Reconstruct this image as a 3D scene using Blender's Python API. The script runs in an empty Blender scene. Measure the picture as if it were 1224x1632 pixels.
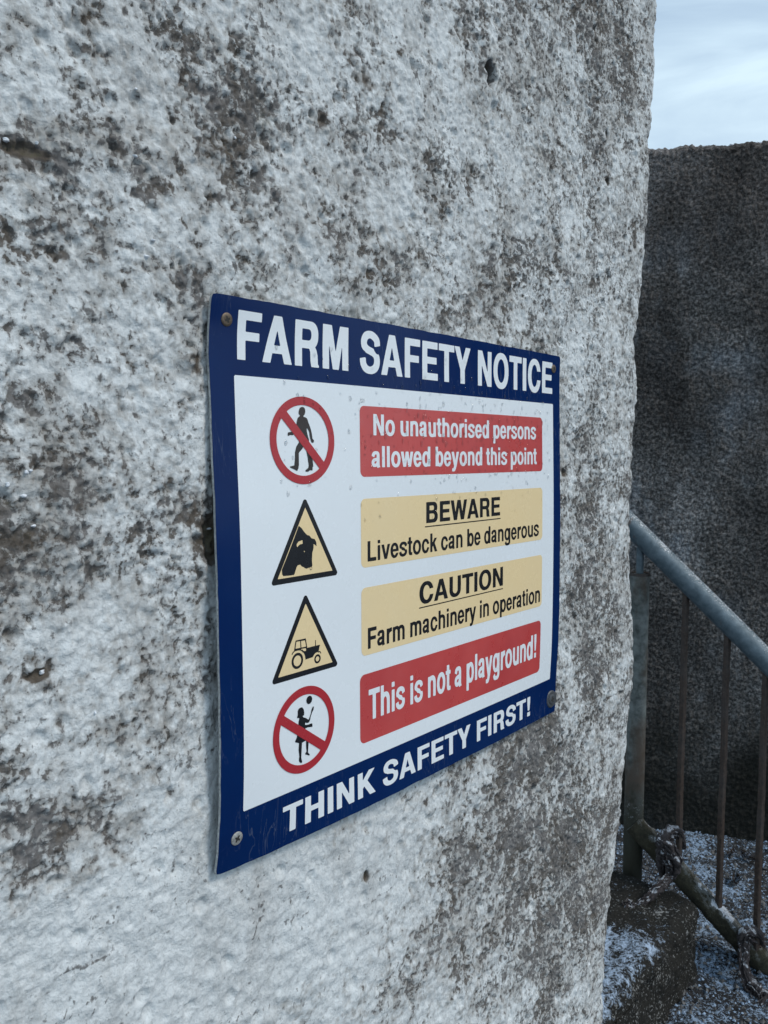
import bpy, bmesh, math, random
import numpy as np
from mathutils import Vector, Matrix

# ------------------------------------------------------------------ camera, world, sun, exposure
SC = bpy.context.scene
COL = SC.collection
R = math.radians
PITCH = R(4.5)
EYE = 1.15
FPX, CX, CY = 1300.0, 612.0, 816.0
cp, sp = math.cos(PITCH), math.sin(PITCH)

cam = bpy.data.cameras.new('camera')
camo = bpy.data.objects.new('camera', cam)
COL.objects.link(camo)
cam.sensor_fit = 'VERTICAL'
cam.sensor_height = 24.0
cam.sensor_width = 18.0
cam.lens = 24.0 * FPX / 1632.0
cam.clip_start = 0.02
cam.clip_end = 900.0
camo.location = (0, 0, EYE)
camo.rotation_euler = (math.pi / 2 - PITCH, 0, 0)
SC.camera = camo
cam.dof.use_dof = True
cam.dof.focus_distance = 0.72
cam.dof.aperture_fstop = 30.0

SC.view_settings.view_transform = 'Standard'
SC.view_settings.look = 'None'
SC.view_settings.gamma = 1.0
SC.view_settings.exposure = 0.16
SC.view_settings.use_curve_mapping = False

SUN_EL, SUN_AZ = R(48), R(112)          # azimuth clockwise from +Y
world = bpy.data.worlds.new('World')
SC.world = world
world.use_nodes = True
wt = world.node_tree
wt.nodes.clear()
def wn(t): return wt.nodes.new(t)
wout = wn('ShaderNodeOutputWorld')
wbg = wn('ShaderNodeBackground')
sky = wn('ShaderNodeTexSky')
sky.sky_type = 'NISHITA'
sky.sun_disc = False
sky.sun_elevation = SUN_EL
sky.sun_rotation = SUN_AZ
sky.altitude = 100
sky.air_density = 1.0
sky.dust_density = 0.6
sky.ozone_density = 1.6
wbg.inputs['Strength'].default_value = 0.126
geo_w = wn('ShaderNodeTexCoord')
mp = wn('ShaderNodeMapping')
mp.inputs['Scale'].default_value = (1.1, 1.1, 5.5)
mp.inputs['Rotation'].default_value = (R(6), R(-9), 0)
nz = wn('ShaderNodeTexNoise')
nz.inputs['Scale'].default_value = 2.6
nz.inputs['Detail'].default_value = 6
nz.inputs['Roughness'].default_value = 0.52
nz.inputs['Distortion'].default_value = 0.5
cr = wn('ShaderNodeValToRGB')
cr.color_ramp.elements[0].position = 0.30
cr.color_ramp.elements[0].color = (0.22, 0.22, 0.22, 1)
cr.color_ramp.elements[1].position = 0.72
cr.color_ramp.elements[1].color = (0.92, 0.92, 0.92, 1)
mx = wn('ShaderNodeMix'); mx.data_type = 'RGBA'
mx.inputs['B'].default_value = (5.9, 7.3, 8.5, 1)
wt.links.new(geo_w.outputs['Generated'], mp.inputs['Vector'])
wt.links.new(mp.outputs['Vector'], nz.inputs['Vector'])
wt.links.new(nz.outputs['Fac'], cr.inputs['Fac'])
sz = wn('ShaderNodeSeparateXYZ')
wt.links.new(geo_w.outputs['Generated'], sz.inputs[0])
hz_ = wn('ShaderNodeMapRange'); hz_.inputs['From Min'].default_value = 0.58; hz_.inputs['From Max'].default_value = 0.18
hz_.inputs['To Min'].default_value = 0.0; hz_.inputs['To Max'].default_value = 0.6
wt.links.new(sz.outputs['Z'], hz_.inputs['Value'])
mh = wn('ShaderNodeMix'); mh.data_type = 'RGBA'
mh.inputs['A'].default_value = (4.9, 6.4, 7.5, 1); mh.inputs['B'].default_value = (6.0, 7.0, 7.5, 1)
wt.links.new(hz_.outputs['Result'], mh.inputs['Factor'])
wt.links.new(mh.outputs['Result'], mx.inputs['B'])
ad = wn('ShaderNodeMath'); ad.operation = 'ADD'; ad.use_clamp = True
wt.links.new(cr.outputs['Color'], ad.inputs[0]); wt.links.new(hz_.outputs['Result'], ad.inputs[1])
wt.links.new(ad.outputs[0], mx.inputs['Factor'])
wt.links.new(sky.outputs['Color'], mx.inputs['A'])
wt.links.new(mx.outputs['Result'], wbg.inputs['Color'])
wt.links.new(wbg.outputs['Background'], wout.inputs['Surface'])

sun = bpy.data.lights.new('sun', 'SUN')
suno = bpy.data.objects.new('sun', sun)
COL.objects.link(suno)
sun.energy = 1.45
sun.angle = R(16)
sun.color = (1.0, 0.92, 0.82)
sd = Vector((math.sin(SUN_AZ) * math.cos(SUN_EL), math.cos(SUN_AZ) * math.cos(SUN_EL), math.sin(SUN_EL)))
suno.rotation_euler = sd.to_track_quat('Z', 'Y').to_euler()
suno.location = sd * 20

# ------------------------------------------------------------------ geometry of the place
def c2w(P):                       # camera-aligned metres (right, down, forward) -> world
    P = np.asarray(P, float)
    X, Y, Z = P[..., 0], P[..., 1], P[..., 2]
    return np.stack([X, cp * Z - sp * Y, EYE - sp * Z - cp * Y], -1)
def at(px, py, z):
    return Vector(c2w([(px - CX) / FPX * z, (py - CY) / FPX * z, z]))

O = np.array([-0.11504577, -0.14737615, 0.54583761])     # sign's top left corner
EU = np.array([0.65011816, -0.05433189, 0.75788813])
EV = np.array([0.01007598, 0.99796899, 0.06289974])
N = np.array([0.75976631, 0.0332558, -0.64934521])       # outward normal of the wall
Ow, Nw, EUw, EVw = c2w(O), c2w(N) - c2w([0, 0, 0]), c2w(EU) - c2w([0, 0, 0]), c2w(EV) - c2w([0, 0, 0])
GAP = 0.0065                                              # wall face lies this far behind the sign plane

def plane_ab(x, y, off=0.0):
    r = np.array([(x - CX) / FPX, (y - CY) / FPX, 1.0])
    t = ((O + N * off) @ N) / (r @ N)
    P = r * t - O
    return P @ EU, P @ EV, t

# ------------------------------------------------------------------ object helpers
def tag(o, label=None, cat=None, group=None, kind=None):
    if label: o['label'] = label
    if cat: o['category'] = cat
    if group: o['group'] = group
    if kind: o['kind'] = kind
    return o
def empty(name, loc, rz=0.0):
    o = bpy.data.objects.new(name, None)
    o.empty_display_size = 0.05
    COL.objects.link(o)
    o.location = loc
    o.rotation_euler = (0, 0, rz)
    return o
def link(name, me, mat=None, parent=None, smooth=False):
    if mat: me.materials.append(mat)
    if smooth and len(me.polygons):
        me.polygons.foreach_set('use_smooth', np.ones(len(me.polygons), bool))
    o = bpy.data.objects.new(name, me)
    COL.objects.link(o)
    if parent:
        o.parent = parent
        bpy.context.view_layer.update()
        m = Matrix.Translation(parent.location) @ parent.rotation_euler.to_matrix().to_4x4() if parent.parent is None else parent.matrix_world
        o.matrix_parent_inverse = m.inverted()
    return o
def mesh_np(name, verts, quads, attrs=None):
    me = bpy.data.meshes.new(name)
    verts = np.ascontiguousarray(verts, np.float32)
    quads = np.ascontiguousarray(quads, np.int32)
    k = quads.shape[1]
    me.vertices.add(len(verts)); me.vertices.foreach_set('co', verts.ravel())
    me.loops.add(quads.size); me.loops.foreach_set('vertex_index', quads.ravel())
    me.polygons.add(len(quads))
    me.polygons.foreach_set('loop_start', np.arange(0, quads.size, k, dtype=np.int32))
    me.update(calc_edges=True)
    for n_, a_ in (attrs or {}).items():
        at_ = me.attributes.new(n_, 'FLOAT', 'POINT')
        at_.data.foreach_set('value', np.ascontiguousarray(a_, np.float32).ravel())
    return me
def grid_quads(nr, nc, flip=False):
    i = np.arange(nr - 1)[:, None] * nc + np.arange(nc - 1)[None, :]
    q = np.stack([i, i + 1, i + nc + 1, i + nc], -1).reshape(-1, 4)
    return q[:, ::-1] if flip else q

# ------------------------------------------------------------------ noise (numpy)
rng = np.random.default_rng(11)
_perm = rng.permutation(512).astype(np.int64)
_ang = rng.random(512) * 2 * math.pi
_gx, _gy = np.cos(_ang), np.sin(_ang)
_rv = rng.random((512, 3))
def _h(ix, iy, s): return _perm[(_perm[(ix + s * 37) & 511] + iy) & 511]
def perlin(x, y, s=0):
    ix, iy = np.floor(x).astype(np.int64), np.floor(y).astype(np.int64)
    fx, fy = x - ix, y - iy
    u, v = fx * fx * fx * (fx * (fx * 6 - 15) + 10), fy * fy * fy * (fy * (fy * 6 - 15) + 10)
    def g(dx, dy):
        k = _h(ix + dx, iy + dy, s)
        return _gx[k] * (fx - dx) + _gy[k] * (fy - dy)
    a, b, c, d = g(0, 0), g(1, 0), g(0, 1), g(1, 1)
    return 1.5 * ((a + (b - a) * u) * (1 - v) + (c + (d - c) * u) * v)
def fbm(x, y, sc, oct=4, s=0, gain=0.5):
    t, a = 0.0, 1.0
    for k in range(oct):
        t = t + a * perlin(x / sc + 17.3 * k, y / sc - 9.1 * k, s + k)
        sc *= 0.5; a *= gain
    return t
def worley(x, y, sc, s=0):          # distance to the nearest feature, and its random number
    x, y = x / sc, y / sc
    ix, iy = np.floor(x).astype(np.int64), np.floor(y).astype(np.int64)
    best = np.full(x.shape, 9.0); rid = np.zeros(x.shape)
    for dx in (-1, 0, 1):
        for dy in (-1, 0, 1):
            k = _h(ix + dx, iy + dy, s)
            d = (ix + dx + _rv[k, 0] - x) ** 2 + (iy + dy + _rv[k, 1] - y) ** 2
            m = d < best
            best = np.where(m, d, best); rid = np.where(m, _rv[k, 2], rid)
    return np.sqrt(best), rid
def sstep(a, b, x):
    t = np.clip((x - a) / (b - a), 0, 1)
    return t * t * (3 - 2 * t)

# ------------------------------------------------------------------ material helpers
def nmat(name):
    m = bpy.data.materials.new(name); m.use_nodes = True
    nt = m.node_tree
    return m, nt, nt.nodes['Principled BSDF']
def L(nt, a, b): nt.links.new(a, b)
def tex_noise(nt, scale, detail=4, rough=0.55, dist=0.0, vec=None, stretch=None):
    n = nt.nodes.new('ShaderNodeTexNoise')
    n.inputs['Scale'].default_value = scale
    n.inputs['Detail'].default_value = detail
    n.inputs['Roughness'].default_value = rough
    n.inputs['Distortion'].default_value = dist
    if vec is None:
        vec = nt.nodes.new('ShaderNodeTexCoord').outputs['Object']
    if stretch:
        mp_ = nt.nodes.new('ShaderNodeMapping'); mp_.inputs['Scale'].default_value = stretch
        L(nt, vec, mp_.inputs['Vector']); vec = mp_.outputs['Vector']
    L(nt, vec, n.inputs['Vector'])
    return n.outputs['Fac']
def ramp(nt, fac, stops):
    r = nt.nodes.new('ShaderNodeValToRGB')
    e = r.color_ramp.elements
    while len(e) < len(stops): e.new(0.5)
    for k, (p, c) in enumerate(stops):
        e[k].position = p
        e[k].color = (c, c, c, 1) if isinstance(c, (int, float)) else (*c, 1)
    L(nt, fac, r.inputs['Fac'])
    return r.outputs['Color']
def mixc(nt, fac, a, b, mode='MIX'):
    m = nt.nodes.new('ShaderNodeMix'); m.data_type = 'RGBA'; m.blend_type = mode
    for s_, v_ in (('Factor', fac), ('A', a), ('B', b)):
        if isinstance(v_, (int, float)): m.inputs[s_].default_value = v_ if s_ == 'Factor' else (v_, v_, v_, 1)
        elif isinstance(v_, tuple): m.inputs[s_].default_value = (*v_, 1)
        else: L(nt, v_, m.inputs[s_])
    return m.outputs['Result']
def math_(nt, op, a, b=None, c=None, clamp=False):
    m = nt.nodes.new('ShaderNodeMath'); m.operation = op; m.use_clamp = clamp
    for k, v_ in enumerate((a, b, c)):
        if v_ is None: continue
        if isinstance(v_, (int, float)): m.inputs[k].default_value = v_
        else: L(nt, v_, m.inputs[k])
    return m.outputs[0]
def attr(nt, name):
    a = nt.nodes.new('ShaderNodeAttribute'); a.attribute_name = name
    return a.outputs['Fac']
def bump(nt, bsdf, h, dist, strength=1.0, prev=None):
    b = nt.nodes.new('ShaderNodeBump')
    b.inputs['Distance'].default_value = dist; b.inputs['Strength'].default_value = strength
    L(nt, h, b.inputs['Height'])
    if prev is not None: L(nt, prev, b.inputs['Normal'])
    L(nt, b.outputs['Normal'], bsdf.inputs['Normal'])
    return b.outputs['Normal']
def up_facing(nt):
    g = nt.nodes.new('ShaderNodeNewGeometry'); s = nt.nodes.new('ShaderNodeSeparateXYZ')
    L(nt, g.outputs['Normal'], s.inputs[0])
    return s.outputs['Z']

# --- whitewashed roughcast
def mat_whitewash():
    m, nt, b = nmat('whitewash_roughcast')
    bare, dirt, spk, moss = attr(nt, 'bare'), attr(nt, 'dirt'), attr(nt, 'speck'), attr(nt, 'moss')
    n1 = tex_noise(nt, 95, 7, 0.66, 0.5)
    n2 = tex_noise(nt, 420, 4, 0.62, 0.3)
    n3 = tex_noise(nt, 16, 4, 0.55)
    n4 = tex_noise(nt, 240, 5, 0.7, 0.4)
    # the edge of the peeling breaks up finely
    e = math_(nt, 'MULTIPLY_ADD', math_(nt, 'SUBTRACT', n1, 0.5), 1.9, bare)
    e = math_(nt, 'MULTIPLY_ADD', math_(nt, 'SUBTRACT', n2, 0.5), 1.3, e)
    mask = ramp(nt, e, [(0.44, 0.0), (0.50, 0.75), (0.62, 1.0)])
    soft = ramp(nt, e, [(0.02, 0.0), (0.45, 1.0)])
    paint = ramp(nt, n4, [(0.28, (0.44, 0.465, 0.475)), (0.5, (0.665, 0.70, 0.715)), (0.72, (0.78, 0.81, 0.82))])
    nm = tex_noise(nt, 48, 6, 0.7, 0.6)
    ns = tex_noise(nt, 26, 5, 0.6, 0.4, stretch=(1, 1, 0.30))
    mo = math_(nt, 'ADD', math_(nt, 'MULTIPLY', nm, 0.75), math_(nt, 'MULTIPLY', bare, 0.35))
    mo = math_(nt, 'ADD', mo, math_(nt, 'MULTIPLY', math_(nt, 'SUBTRACT', n3, 0.5), 0.55))
    paint = mixc(nt, ramp(nt, mo, [(0.36, 0.0), (0.50, 0.42), (0.66, 0.82)]), paint, (0.325, 0.310, 0.285))
    paint = mixc(nt, ramp(nt, ns, [(0.50, 0.0), (0.70, 0.40)]), paint, (0.30, 0.29, 0.275))
    paint = mixc(nt, math_(nt, 'MULTIPLY', soft, 0.55), paint, (0.30, 0.30, 0.295))
    core = ramp(nt, n4, [(0.25, (0.060, 0.050, 0.042)), (0.48, (0.118, 0.108, 0.098)), (0.66, (0.225, 0.216, 0.208)), (0.8, (0.40, 0.39, 0.38))])
    core = mixc(nt, ramp(nt, tex_noise(nt, 30, 3, 0.5), [(0.42, 0.0), (0.62, 0.7)]), core, (0.20, 0.20, 0.205))
    c = mixc(nt, mask, paint, core)
    # brown dirt sitting in hollows, with its own edges
    d = math_(nt, 'MULTIPLY_ADD', math_(nt, 'SUBTRACT', n1, 0.5), 1.3, dirt)
    c = mixc(nt, ramp(nt, d, [(0.40, 0.0), (0.95, 0.80)]), c, (0.095, 0.076, 0.058))
    g = math_(nt, 'MULTIPLY_ADD', math_(nt, 'SUBTRACT', n2, 0.5), 0.9, moss)
    c = mixc(nt, ramp(nt, g, [(0.42, 0.0), (0.9, 0.7)]), c, (0.115, 0.115, 0.06))
    # small dark chips
    s = math_(nt, 'MULTIPLY_ADD', math_(nt, 'SUBTRACT', n2, 0.5), 1.4, spk)
    c = mixc(nt, ramp(nt, s, [(0.40, 0.0), (0.55, 0.6), (0.75, 0.9)]), c, (0.115, 0.112, 0.11))
    L(nt, c, b.inputs['Base Color'])
    b.inputs['Roughness'].default_value = 0.93
    b.inputs['Specular IOR Level'].default_value = 0.2
    h = math_(nt, 'ADD', math_(nt, 'MULTIPLY', n1, 0.7), math_(nt, 'MULTIPLY', n2, 0.55))
    h = math_(nt, 'SUBTRACT', h, math_(nt, 'MULTIPLY', mask, 0.22))
    bump(nt, b, h, 0.0027, 0.75)
    return m
M_WALL = mat_whitewash()

def mat_darkwall():
    m, nt, b = nmat('dark_roughcast')
    n1 = tex_noise(nt, 130, 6, 0.7)
    n2 = tex_noise(nt, 3.2, 5, 0.6, 0.6)
    n3 = tex_noise(nt, 22, 5, 0.6, vec=None, stretch=(1, 1, 0.45))
    n4 = tex_noise(nt, 330, 2, 0.5)
    lich, base_dark, top = attr(nt, 'lichen'), attr(nt, 'base_dark'), attr(nt, 'top')
    c = ramp(nt, n1, [(0.30, (0.022, 0.020, 0.019)), (0.47, (0.084, 0.079, 0.076)), (0.68, (0.36, 0.345, 0.335))])
    c = mixc(nt, ramp(nt, math_(nt, 'ADD', lich, math_(nt, 'MULTIPLY', math_(nt, 'SUBTRACT', n3, 0.5), 1.2)), [(0.42, 0.0), (0.8, 0.65)]),
             c, ramp(nt, n1, [(0.34, (0.05, 0.056, 0.064)), (0.5, (0.19, 0.21, 0.235)), (0.66, (0.42, 0.45, 0.48))]))
    c = mixc(nt, ramp(nt, n2, [(0.48, 0.0), (0.66, 0.45)]), c, ramp(nt, n1, [(0.35, (0.03, 0.026, 0.022)), (0.65, (0.13, 0.11, 0.098))]))
    c = mixc(nt, math_(nt, 'MULTIPLY', top, 0.55, clamp=True), c, ramp(nt, n1, [(0.36, (0.030, 0.024, 0.021)), (0.64, (0.16, 0.132, 0.118))]))
    c = mixc(nt, ramp(nt, n4, [(0.64, 0.0), (0.71, 0.7)]), c, (0.34, 0.34, 0.35))
    big = tex_noise(nt, 4.5, 5, 0.62, 0.4, stretch=(1, 1, 0.5))
    c = mixc(nt, 1.0, c, ramp(nt, big, [(0.32, (0.48, 0.47, 0.47)), (0.5, (0.95, 0.94, 0.93)), (0.66, (1.7, 1.75, 1.8))]), 'MULTIPLY')
    c = mixc(nt, base_dark, c, (0.012, 0.013, 0.010))
    L(nt, c, b.inputs['Base Color'])
    b.inputs['Roughness'].default_value = 0.9
    b.inputs['Specular IOR Level'].default_value = 0.25
    bump(nt, b, n1, 0.010, 1.0)
    return m
M_DARK = mat_darkwall()

def mat_frosted(name, base_lo, base_hi, frost=(0.52, 0.61, 0.74), thr=0.5, scale=55, use_attr=None, up=0.0, hi=0.09):
    m, nt, b = nmat(name)
    n1 = tex_noise(nt, scale, 8, 0.72, 0.3)
    n2 = tex_noise(nt, scale * 4, 4, 0.6)
    n3 = tex_noise(nt, scale * 0.14, 3, 0.5)
    base = ramp(nt, n2, [(0.32, base_lo), (0.7, base_hi)])
    e = math_(nt, 'ADD', n1, math_(nt, 'MULTIPLY', math_(nt, 'SUBTRACT', n3, 0.5), 0.45))
    e = math_(nt, 'ADD', e, math_(nt, 'MULTIPLY', math_(nt, 'SUBTRACT', n2, 0.5), 0.45))
    if use_attr:
        e = math_(nt, 'ADD', e, attr(nt, use_attr))
    if up:
        e = math_(nt, 'ADD', e, math_(nt, 'MULTIPLY', math_(nt, 'SUBTRACT', up_facing(nt), 0.75), up))
    mask = ramp(nt, e, [(thr - 0.02, 0.0), (thr + hi, 1.0)])
    if name == 'mossy_concrete':
        sn = tex_noise(nt, 190, 4, 0.6)
        sm = tex_noise(nt, 14, 3, 0.5)
        base = mixc(nt, ramp(nt, math_(nt, 'ADD', sn, math_(nt, 'MULTIPLY', math_(nt, 'SUBTRACT', sm, .5), .35)), [(0.60, 0.0), (0.66, 0.75)]), base, (0.30, 0.31, 0.31))
    c = mixc(nt, mask, base, frost)
    L(nt, c, b.inputs['Base Color'])
    b.inputs['Roughness'].default_value = 0.85
    b.inputs['Specular IOR Level'].default_value = 0.3
    bump(nt, b, math_(nt, 'ADD', n1, math_(nt, 'MULTIPLY', mask, 0.4)), 0.006, 0.8)
    return m
M_GROUND = mat_frosted('frosted_ground', (0.010, 0.010, 0.011), (0.048, 0.049, 0.052), frost=(0.34, 0.46, 0.62), thr=0.585, scale=105, use_attr='frost')
M_FAR = mat_frosted('yard_ground', (0.05, 0.05, 0.045), (0.14, 0.135, 0.12), thr=0.55, scale=9)
M_PLINTH = mat_frosted('mossy_concrete', (0.006, 0.006, 0.005), (0.026, 0.025, 0.022), frost=(0.42, 0.53, 0.68), thr=0.615, hi=0.14, scale=70, use_attr='frost')

def mat_galv():
    m, nt, b = nmat('galvanised_steel')
    n1 = tex_noise(nt, 60, 5, 0.6)
    n2 = tex_noise(nt, 300, 5, 0.7)
    n3 = tex_noise(nt, 18, 4, 0.6, 0.5)
    c = ramp(nt, n1, [(0.3, (0.070, 0.102, 0.124)), (0.7, (0.155, 0.205, 0.240))])
    c = mixc(nt, ramp(nt, n3, [(0.62, 0.0), (0.72, 0.75)]), c, (0.10, 0.055, 0.032))
    up = up_facing(nt)
    f = math_(nt, 'ADD', n2, math_(nt, 'MULTIPLY', math_(nt, 'SUBTRACT', up, 0.62), 0.55))
    f = math_(nt, 'ADD', f, math_(nt, 'MULTIPLY', math_(nt, 'SUBTRACT', n3, 0.5), 0.5))
    fm = ramp(nt, f, [(0.56, 0.0), (0.60, 0.9)])
    c = mixc(nt, fm, c, (0.60, 0.64, 0.68))
    L(nt, c, b.inputs['Base Color'])
    b.inputs['Metallic'].default_value = 0.35
    b.inputs['Roughness'].default_value = 0.55
    bump(nt, b, math_(nt, 'ADD', n2, math_(nt, 'MULTIPLY', fm, 2.0)), 0.0008, 0.7)
    return m
M_GALV = mat_galv()
def mat_post():
    m, nt, b = nmat('weathered_post')
    n1 = tex_noise(nt, 45, 6, 0.65)
    n2 = tex_noise(nt, 220, 4, 0.6)
    n3 = tex_noise(nt, 12, 5, 0.6, 0.4, stretch=(1, 1, 0.35))
    c = ramp(nt, n1, [(0.36, (0.060, 0.070, 0.066)), (0.64, (0.20, 0.22, 0.215))])
    c = mixc(nt, ramp(nt, n3, [(0.47, 0.0), (0.60, 0.8)]), c, (0.085, 0.055, 0.036))
    low = attr(nt, 'low')
    e = math_(nt, 'MULTIPLY_ADD', math_(nt, 'SUBTRACT', n1, 0.5), 1.0, low)
    c = mixc(nt, ramp(nt, e, [(0.35, 0.0), (0.65, 0.93)]), c, (0.026, 0.026, 0.016))
    f = math_(nt, 'MULTIPLY_ADD', math_(nt, 'SUBTRACT', n2, 0.5), 0.9, attr(nt, 'frost'))
    c = mixc(nt, ramp(nt, f, [(0.5, 0.0), (0.64, 0.85)]), c, (0.40, 0.43, 0.46))
    L(nt, c, b.inputs['Base Color'])
    b.inputs['Metallic'].default_value = 0.1
    b.inputs['Roughness'].default_value = 0.7
    bump(nt, b, n2, 0.0012, 0.7)
    return m
M_POST = mat_post()
def mat_rust():
    m, nt, b = nmat('rusted_bar')
    n1 = tex_noise(nt, 140, 5, 0.65)
    n2 = tex_noise(nt, 25, 4, 0.6, stretch=(1, 1, 0.3))
    c = ramp(nt, n1, [(0.3, (0.024, 0.017, 0.014)), (0.62, (0.070, 0.045, 0.033)), (0.8, (0.13, 0.10, 0.085))])
    c = mixc(nt, ramp(nt, n2, [(0.45, 0.0), (0.7, 0.7)]), c, (0.080, 0.074, 0.072))
    L(nt, c, b.inputs['Base Color'])
    b.inputs['Roughness'].default_value = 0.75
    bump(nt, b, n1, 0.0012, 0.8)
    return m
M_RUST = mat_rust()
def mat_rag():
    m, nt, b = nmat('old_rag_cloth')
    n1 = tex_noise(nt, 260, 5, 0.7)
    n2 = tex_noise(nt, 60, 4, 0.6)
    c = ramp(nt, n1, [(0.3, (0.016, 0.014, 0.015)), (0.7, (0.070, 0.060, 0.063))])
    up = up_facing(nt)
    f = math_(nt, 'ADD', n2, math_(nt, 'MULTIPLY', math_(nt, 'SUBTRACT', up, 0.5), 0.22))
    f = math_(nt, 'ADD', f, math_(nt, 'MULTIPLY', math_(nt, 'SUBTRACT', n1, 0.5), 0.3))
    c = mixc(nt, ramp(nt, f, [(0.56, 0.0), (0.66, 0.85)]), c, (0.46, 0.49, 0.54))
    L(nt, c, b.inputs['Base Color'])
    b.inputs['Roughness'].default_value = 0.95
    bump(nt, b, n1, 0.0015, 0.9)
    return m
M_RAG = mat_rag()

def mat_ink(name, col, faded=None, rough=0.22, scratch=0.0, spec=0.4):
    m, nt, b = nmat(name)
    n1 = tex_noise(nt, 14, 4, 0.6)
    n2 = tex_noise(nt, 380, 3, 0.6)
    c = mixc(nt, ramp(nt, n1, [(0.35, 0.0), (0.75, 0.6)]), col, faded or tuple(min(1, x * 0.93 + 0.004) for x in col))
    c = mixc(nt, ramp(nt, n2, [(0.735, 0.0), (0.77, 0.30)]), c, (0.09, 0.09, 0.085) if sum(col) > 1 else (0.30, 0.33, 0.37))
    if scratch:
        s1 = tex_noise(nt, 90, 3, 0.5, 1.6, stretch=(1, 1, 0.16))
        s2 = tex_noise(nt, 9, 2, 0.5)
        w = math_(nt, 'MULTIPLY', ramp(nt, s1, [(0.490, 0.0), (0.5, 1.0), (0.510, 0.0)]), ramp(nt, s2, [(0.5, 0.0), (0.66, scratch)]))
        c = mixc(nt, w, c, (0.22, 0.27, 0.33))
    L(nt, c, b.inputs['Base Color'])
    L(nt, ramp(nt, tex_noise(nt, 40, 5, 0.65), [(0.3, rough * 0.75), (0.75, rough * 1.7)]), b.inputs['Roughness'])
    b.inputs['Specular IOR Level'].default_value = spec
    bump(nt, b, tex_noise(nt, 25, 3, 0.5), 0.0004, 0.25)
    return m
M_BLUE = mat_ink('blue_print', (0.0010, 0.0155, 0.086), (0.0015, 0.023, 0.105), 0.16, 0.22, 0.16)
M_WHITE = mat_ink('white_print', (0.78, 0.83, 0.87), (0.75, 0.80, 0.84))
M_REDW = mat_ink('dewy_red_painted_sheen', (0.56, 0.065, 0.060), (0.42, 0.036, 0.042), 0.30, 0, 0.95)  # dewy gloss; base red also lightened to paint in the reflected sky sheen
M_RED = mat_ink('red_print', (0.42, 0.030, 0.040), (0.36, 0.026, 0.034))
M_YEL = mat_ink('yellow_print', (0.83, 0.65, 0.37), (0.80, 0.65, 0.40))
M_BLK = mat_ink('black_print', (0.010, 0.011, 0.014), (0.014, 0.014, 0.017))
M_MAN = mat_ink('brown_black_print', (0.022, 0.017, 0.017), (0.060, 0.040, 0.034))  # black ink mottled with dark brown
def simple(name, col, rough=0.6, metal=0.0, nscale=200, var=0.35):
    m, nt, b = nmat(name)
    n = tex_noise(nt, nscale, 5, 0.6)
    c = ramp(nt, n, [(0.3, tuple(x * (1 - var) for x in col)), (0.7, tuple(min(1, x * (1 + var)) for x in col))])
    L(nt, c, b.inputs['Base Color'])
    b.inputs['Roughness'].default_value = rough
    b.inputs['Metallic'].default_value = metal
    bump(nt, b, n, 0.0004, 0.6)
    return m
M_EDGE = simple('sheet_edge', (0.40, 0.42, 0.42), 0.7, 0, 400, 0.4)
M_SCREW = simple('zinc_screw', (0.42, 0.42, 0.40), 0.45, 0.4, 700, 0.4)
M_SCREWD = simple('screw_recess', (0.03, 0.028, 0.025), 0.8, 0.0)
M_HOLE = simple('hole_rust', (0.020, 0.015, 0.013), 0.9)
M_SNOW = simple('snow_crumb', (0.74, 0.78, 0.83), 0.7, 0, 400, 0.08)
M_GRIT = simple('grit_stone', (0.12, 0.12, 0.12), 0.85, 0, 90, 0.6)
M_LEAF = simple('dead_leaf', (0.10, 0.075, 0.06), 0.8, 0, 120, 0.5)
def mat_water():
    m, nt, b = nmat('water_drop')
    b.inputs['Base Color'].default_value = (1, 1, 1, 1)
    b.inputs['Roughness'].default_value = 0.04
    b.inputs['IOR'].default_value = 1.33
    b.inputs['Transmission Weight'].default_value = 1.0
    return m
M_WATER = mat_water()

# ------------------------------------------------------------------ THE WHITEWASHED WALL
corner_px = [(-400, 1052), (0, 1039), (120, 1041), (235, 1031), (330, 1028), (400, 1023), (470, 1018), (560, 1007), (640, 1012), (720, 1005),
             (800, 1001), (900, 1003), (1000, 1006), (1080, 1004), (1150, 1000), (1250, 988), (1330, 980), (1400, 972),
             (1500, 962), (1632, 958), (1900, 950)]
cb, ca = [], []
for y, x in corner_px:
    a_, b_, _ = plane_ab(x, y, -GAP - 0.012)
    ca.append(a_); cb.append(b_)
RAD = 0.030
def spaced(parts):
    out = []
    for x0, x1, d0, d1 in parts:
        n_ = max(1, int(round((x1 - x0) / ((d0 + d1) / 2))))
        t = np.linspace(0, 1, n_ + 1)[:-1]
        # linearly varying spacing
        f = (d0 * t + (d1 - d0) * t * t / 2) / ((d0 + d1) / 2)
        out.append(x0 + (x1 - x0) * f)
    return np.concatenate(out + [[parts[-1][1]]])
EVz = -EVw[2]
B_TOP = -1.9
B_BOT = (Ow[2] + 0.12) / EVz
rows = spaced([(B_TOP, -0.62, 0.05, 0.006), (-0.62, 0.93, 0.00145, 0.00145), (0.93, B_BOT, 0.006, 0.05)])
cols = spaced([(-2.6, -0.21, 0.08, 0.004), (-0.21, 0.30, 0.00095, 0.00115), (0.30, 0.80, 0.00125, 0.00165)])   # then scaled to meet the corner
A_END = 0.80
arc = np.linspace(0, 1, 34)[1:]
endc = spaced([(0, 0.06, 0.004, 0.01), (0.06, 0.52, 0.02, 0.06)])[1:]
nr = len(rows)
acor = np.interp(rows, cb, ca)                      # where the corner stands at this height
Rr = rows[:, None]
CF = cols[None, :] + (acor[:, None] - RAD - A_END) * sstep(0.42, A_END, cols)[None, :]
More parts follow.
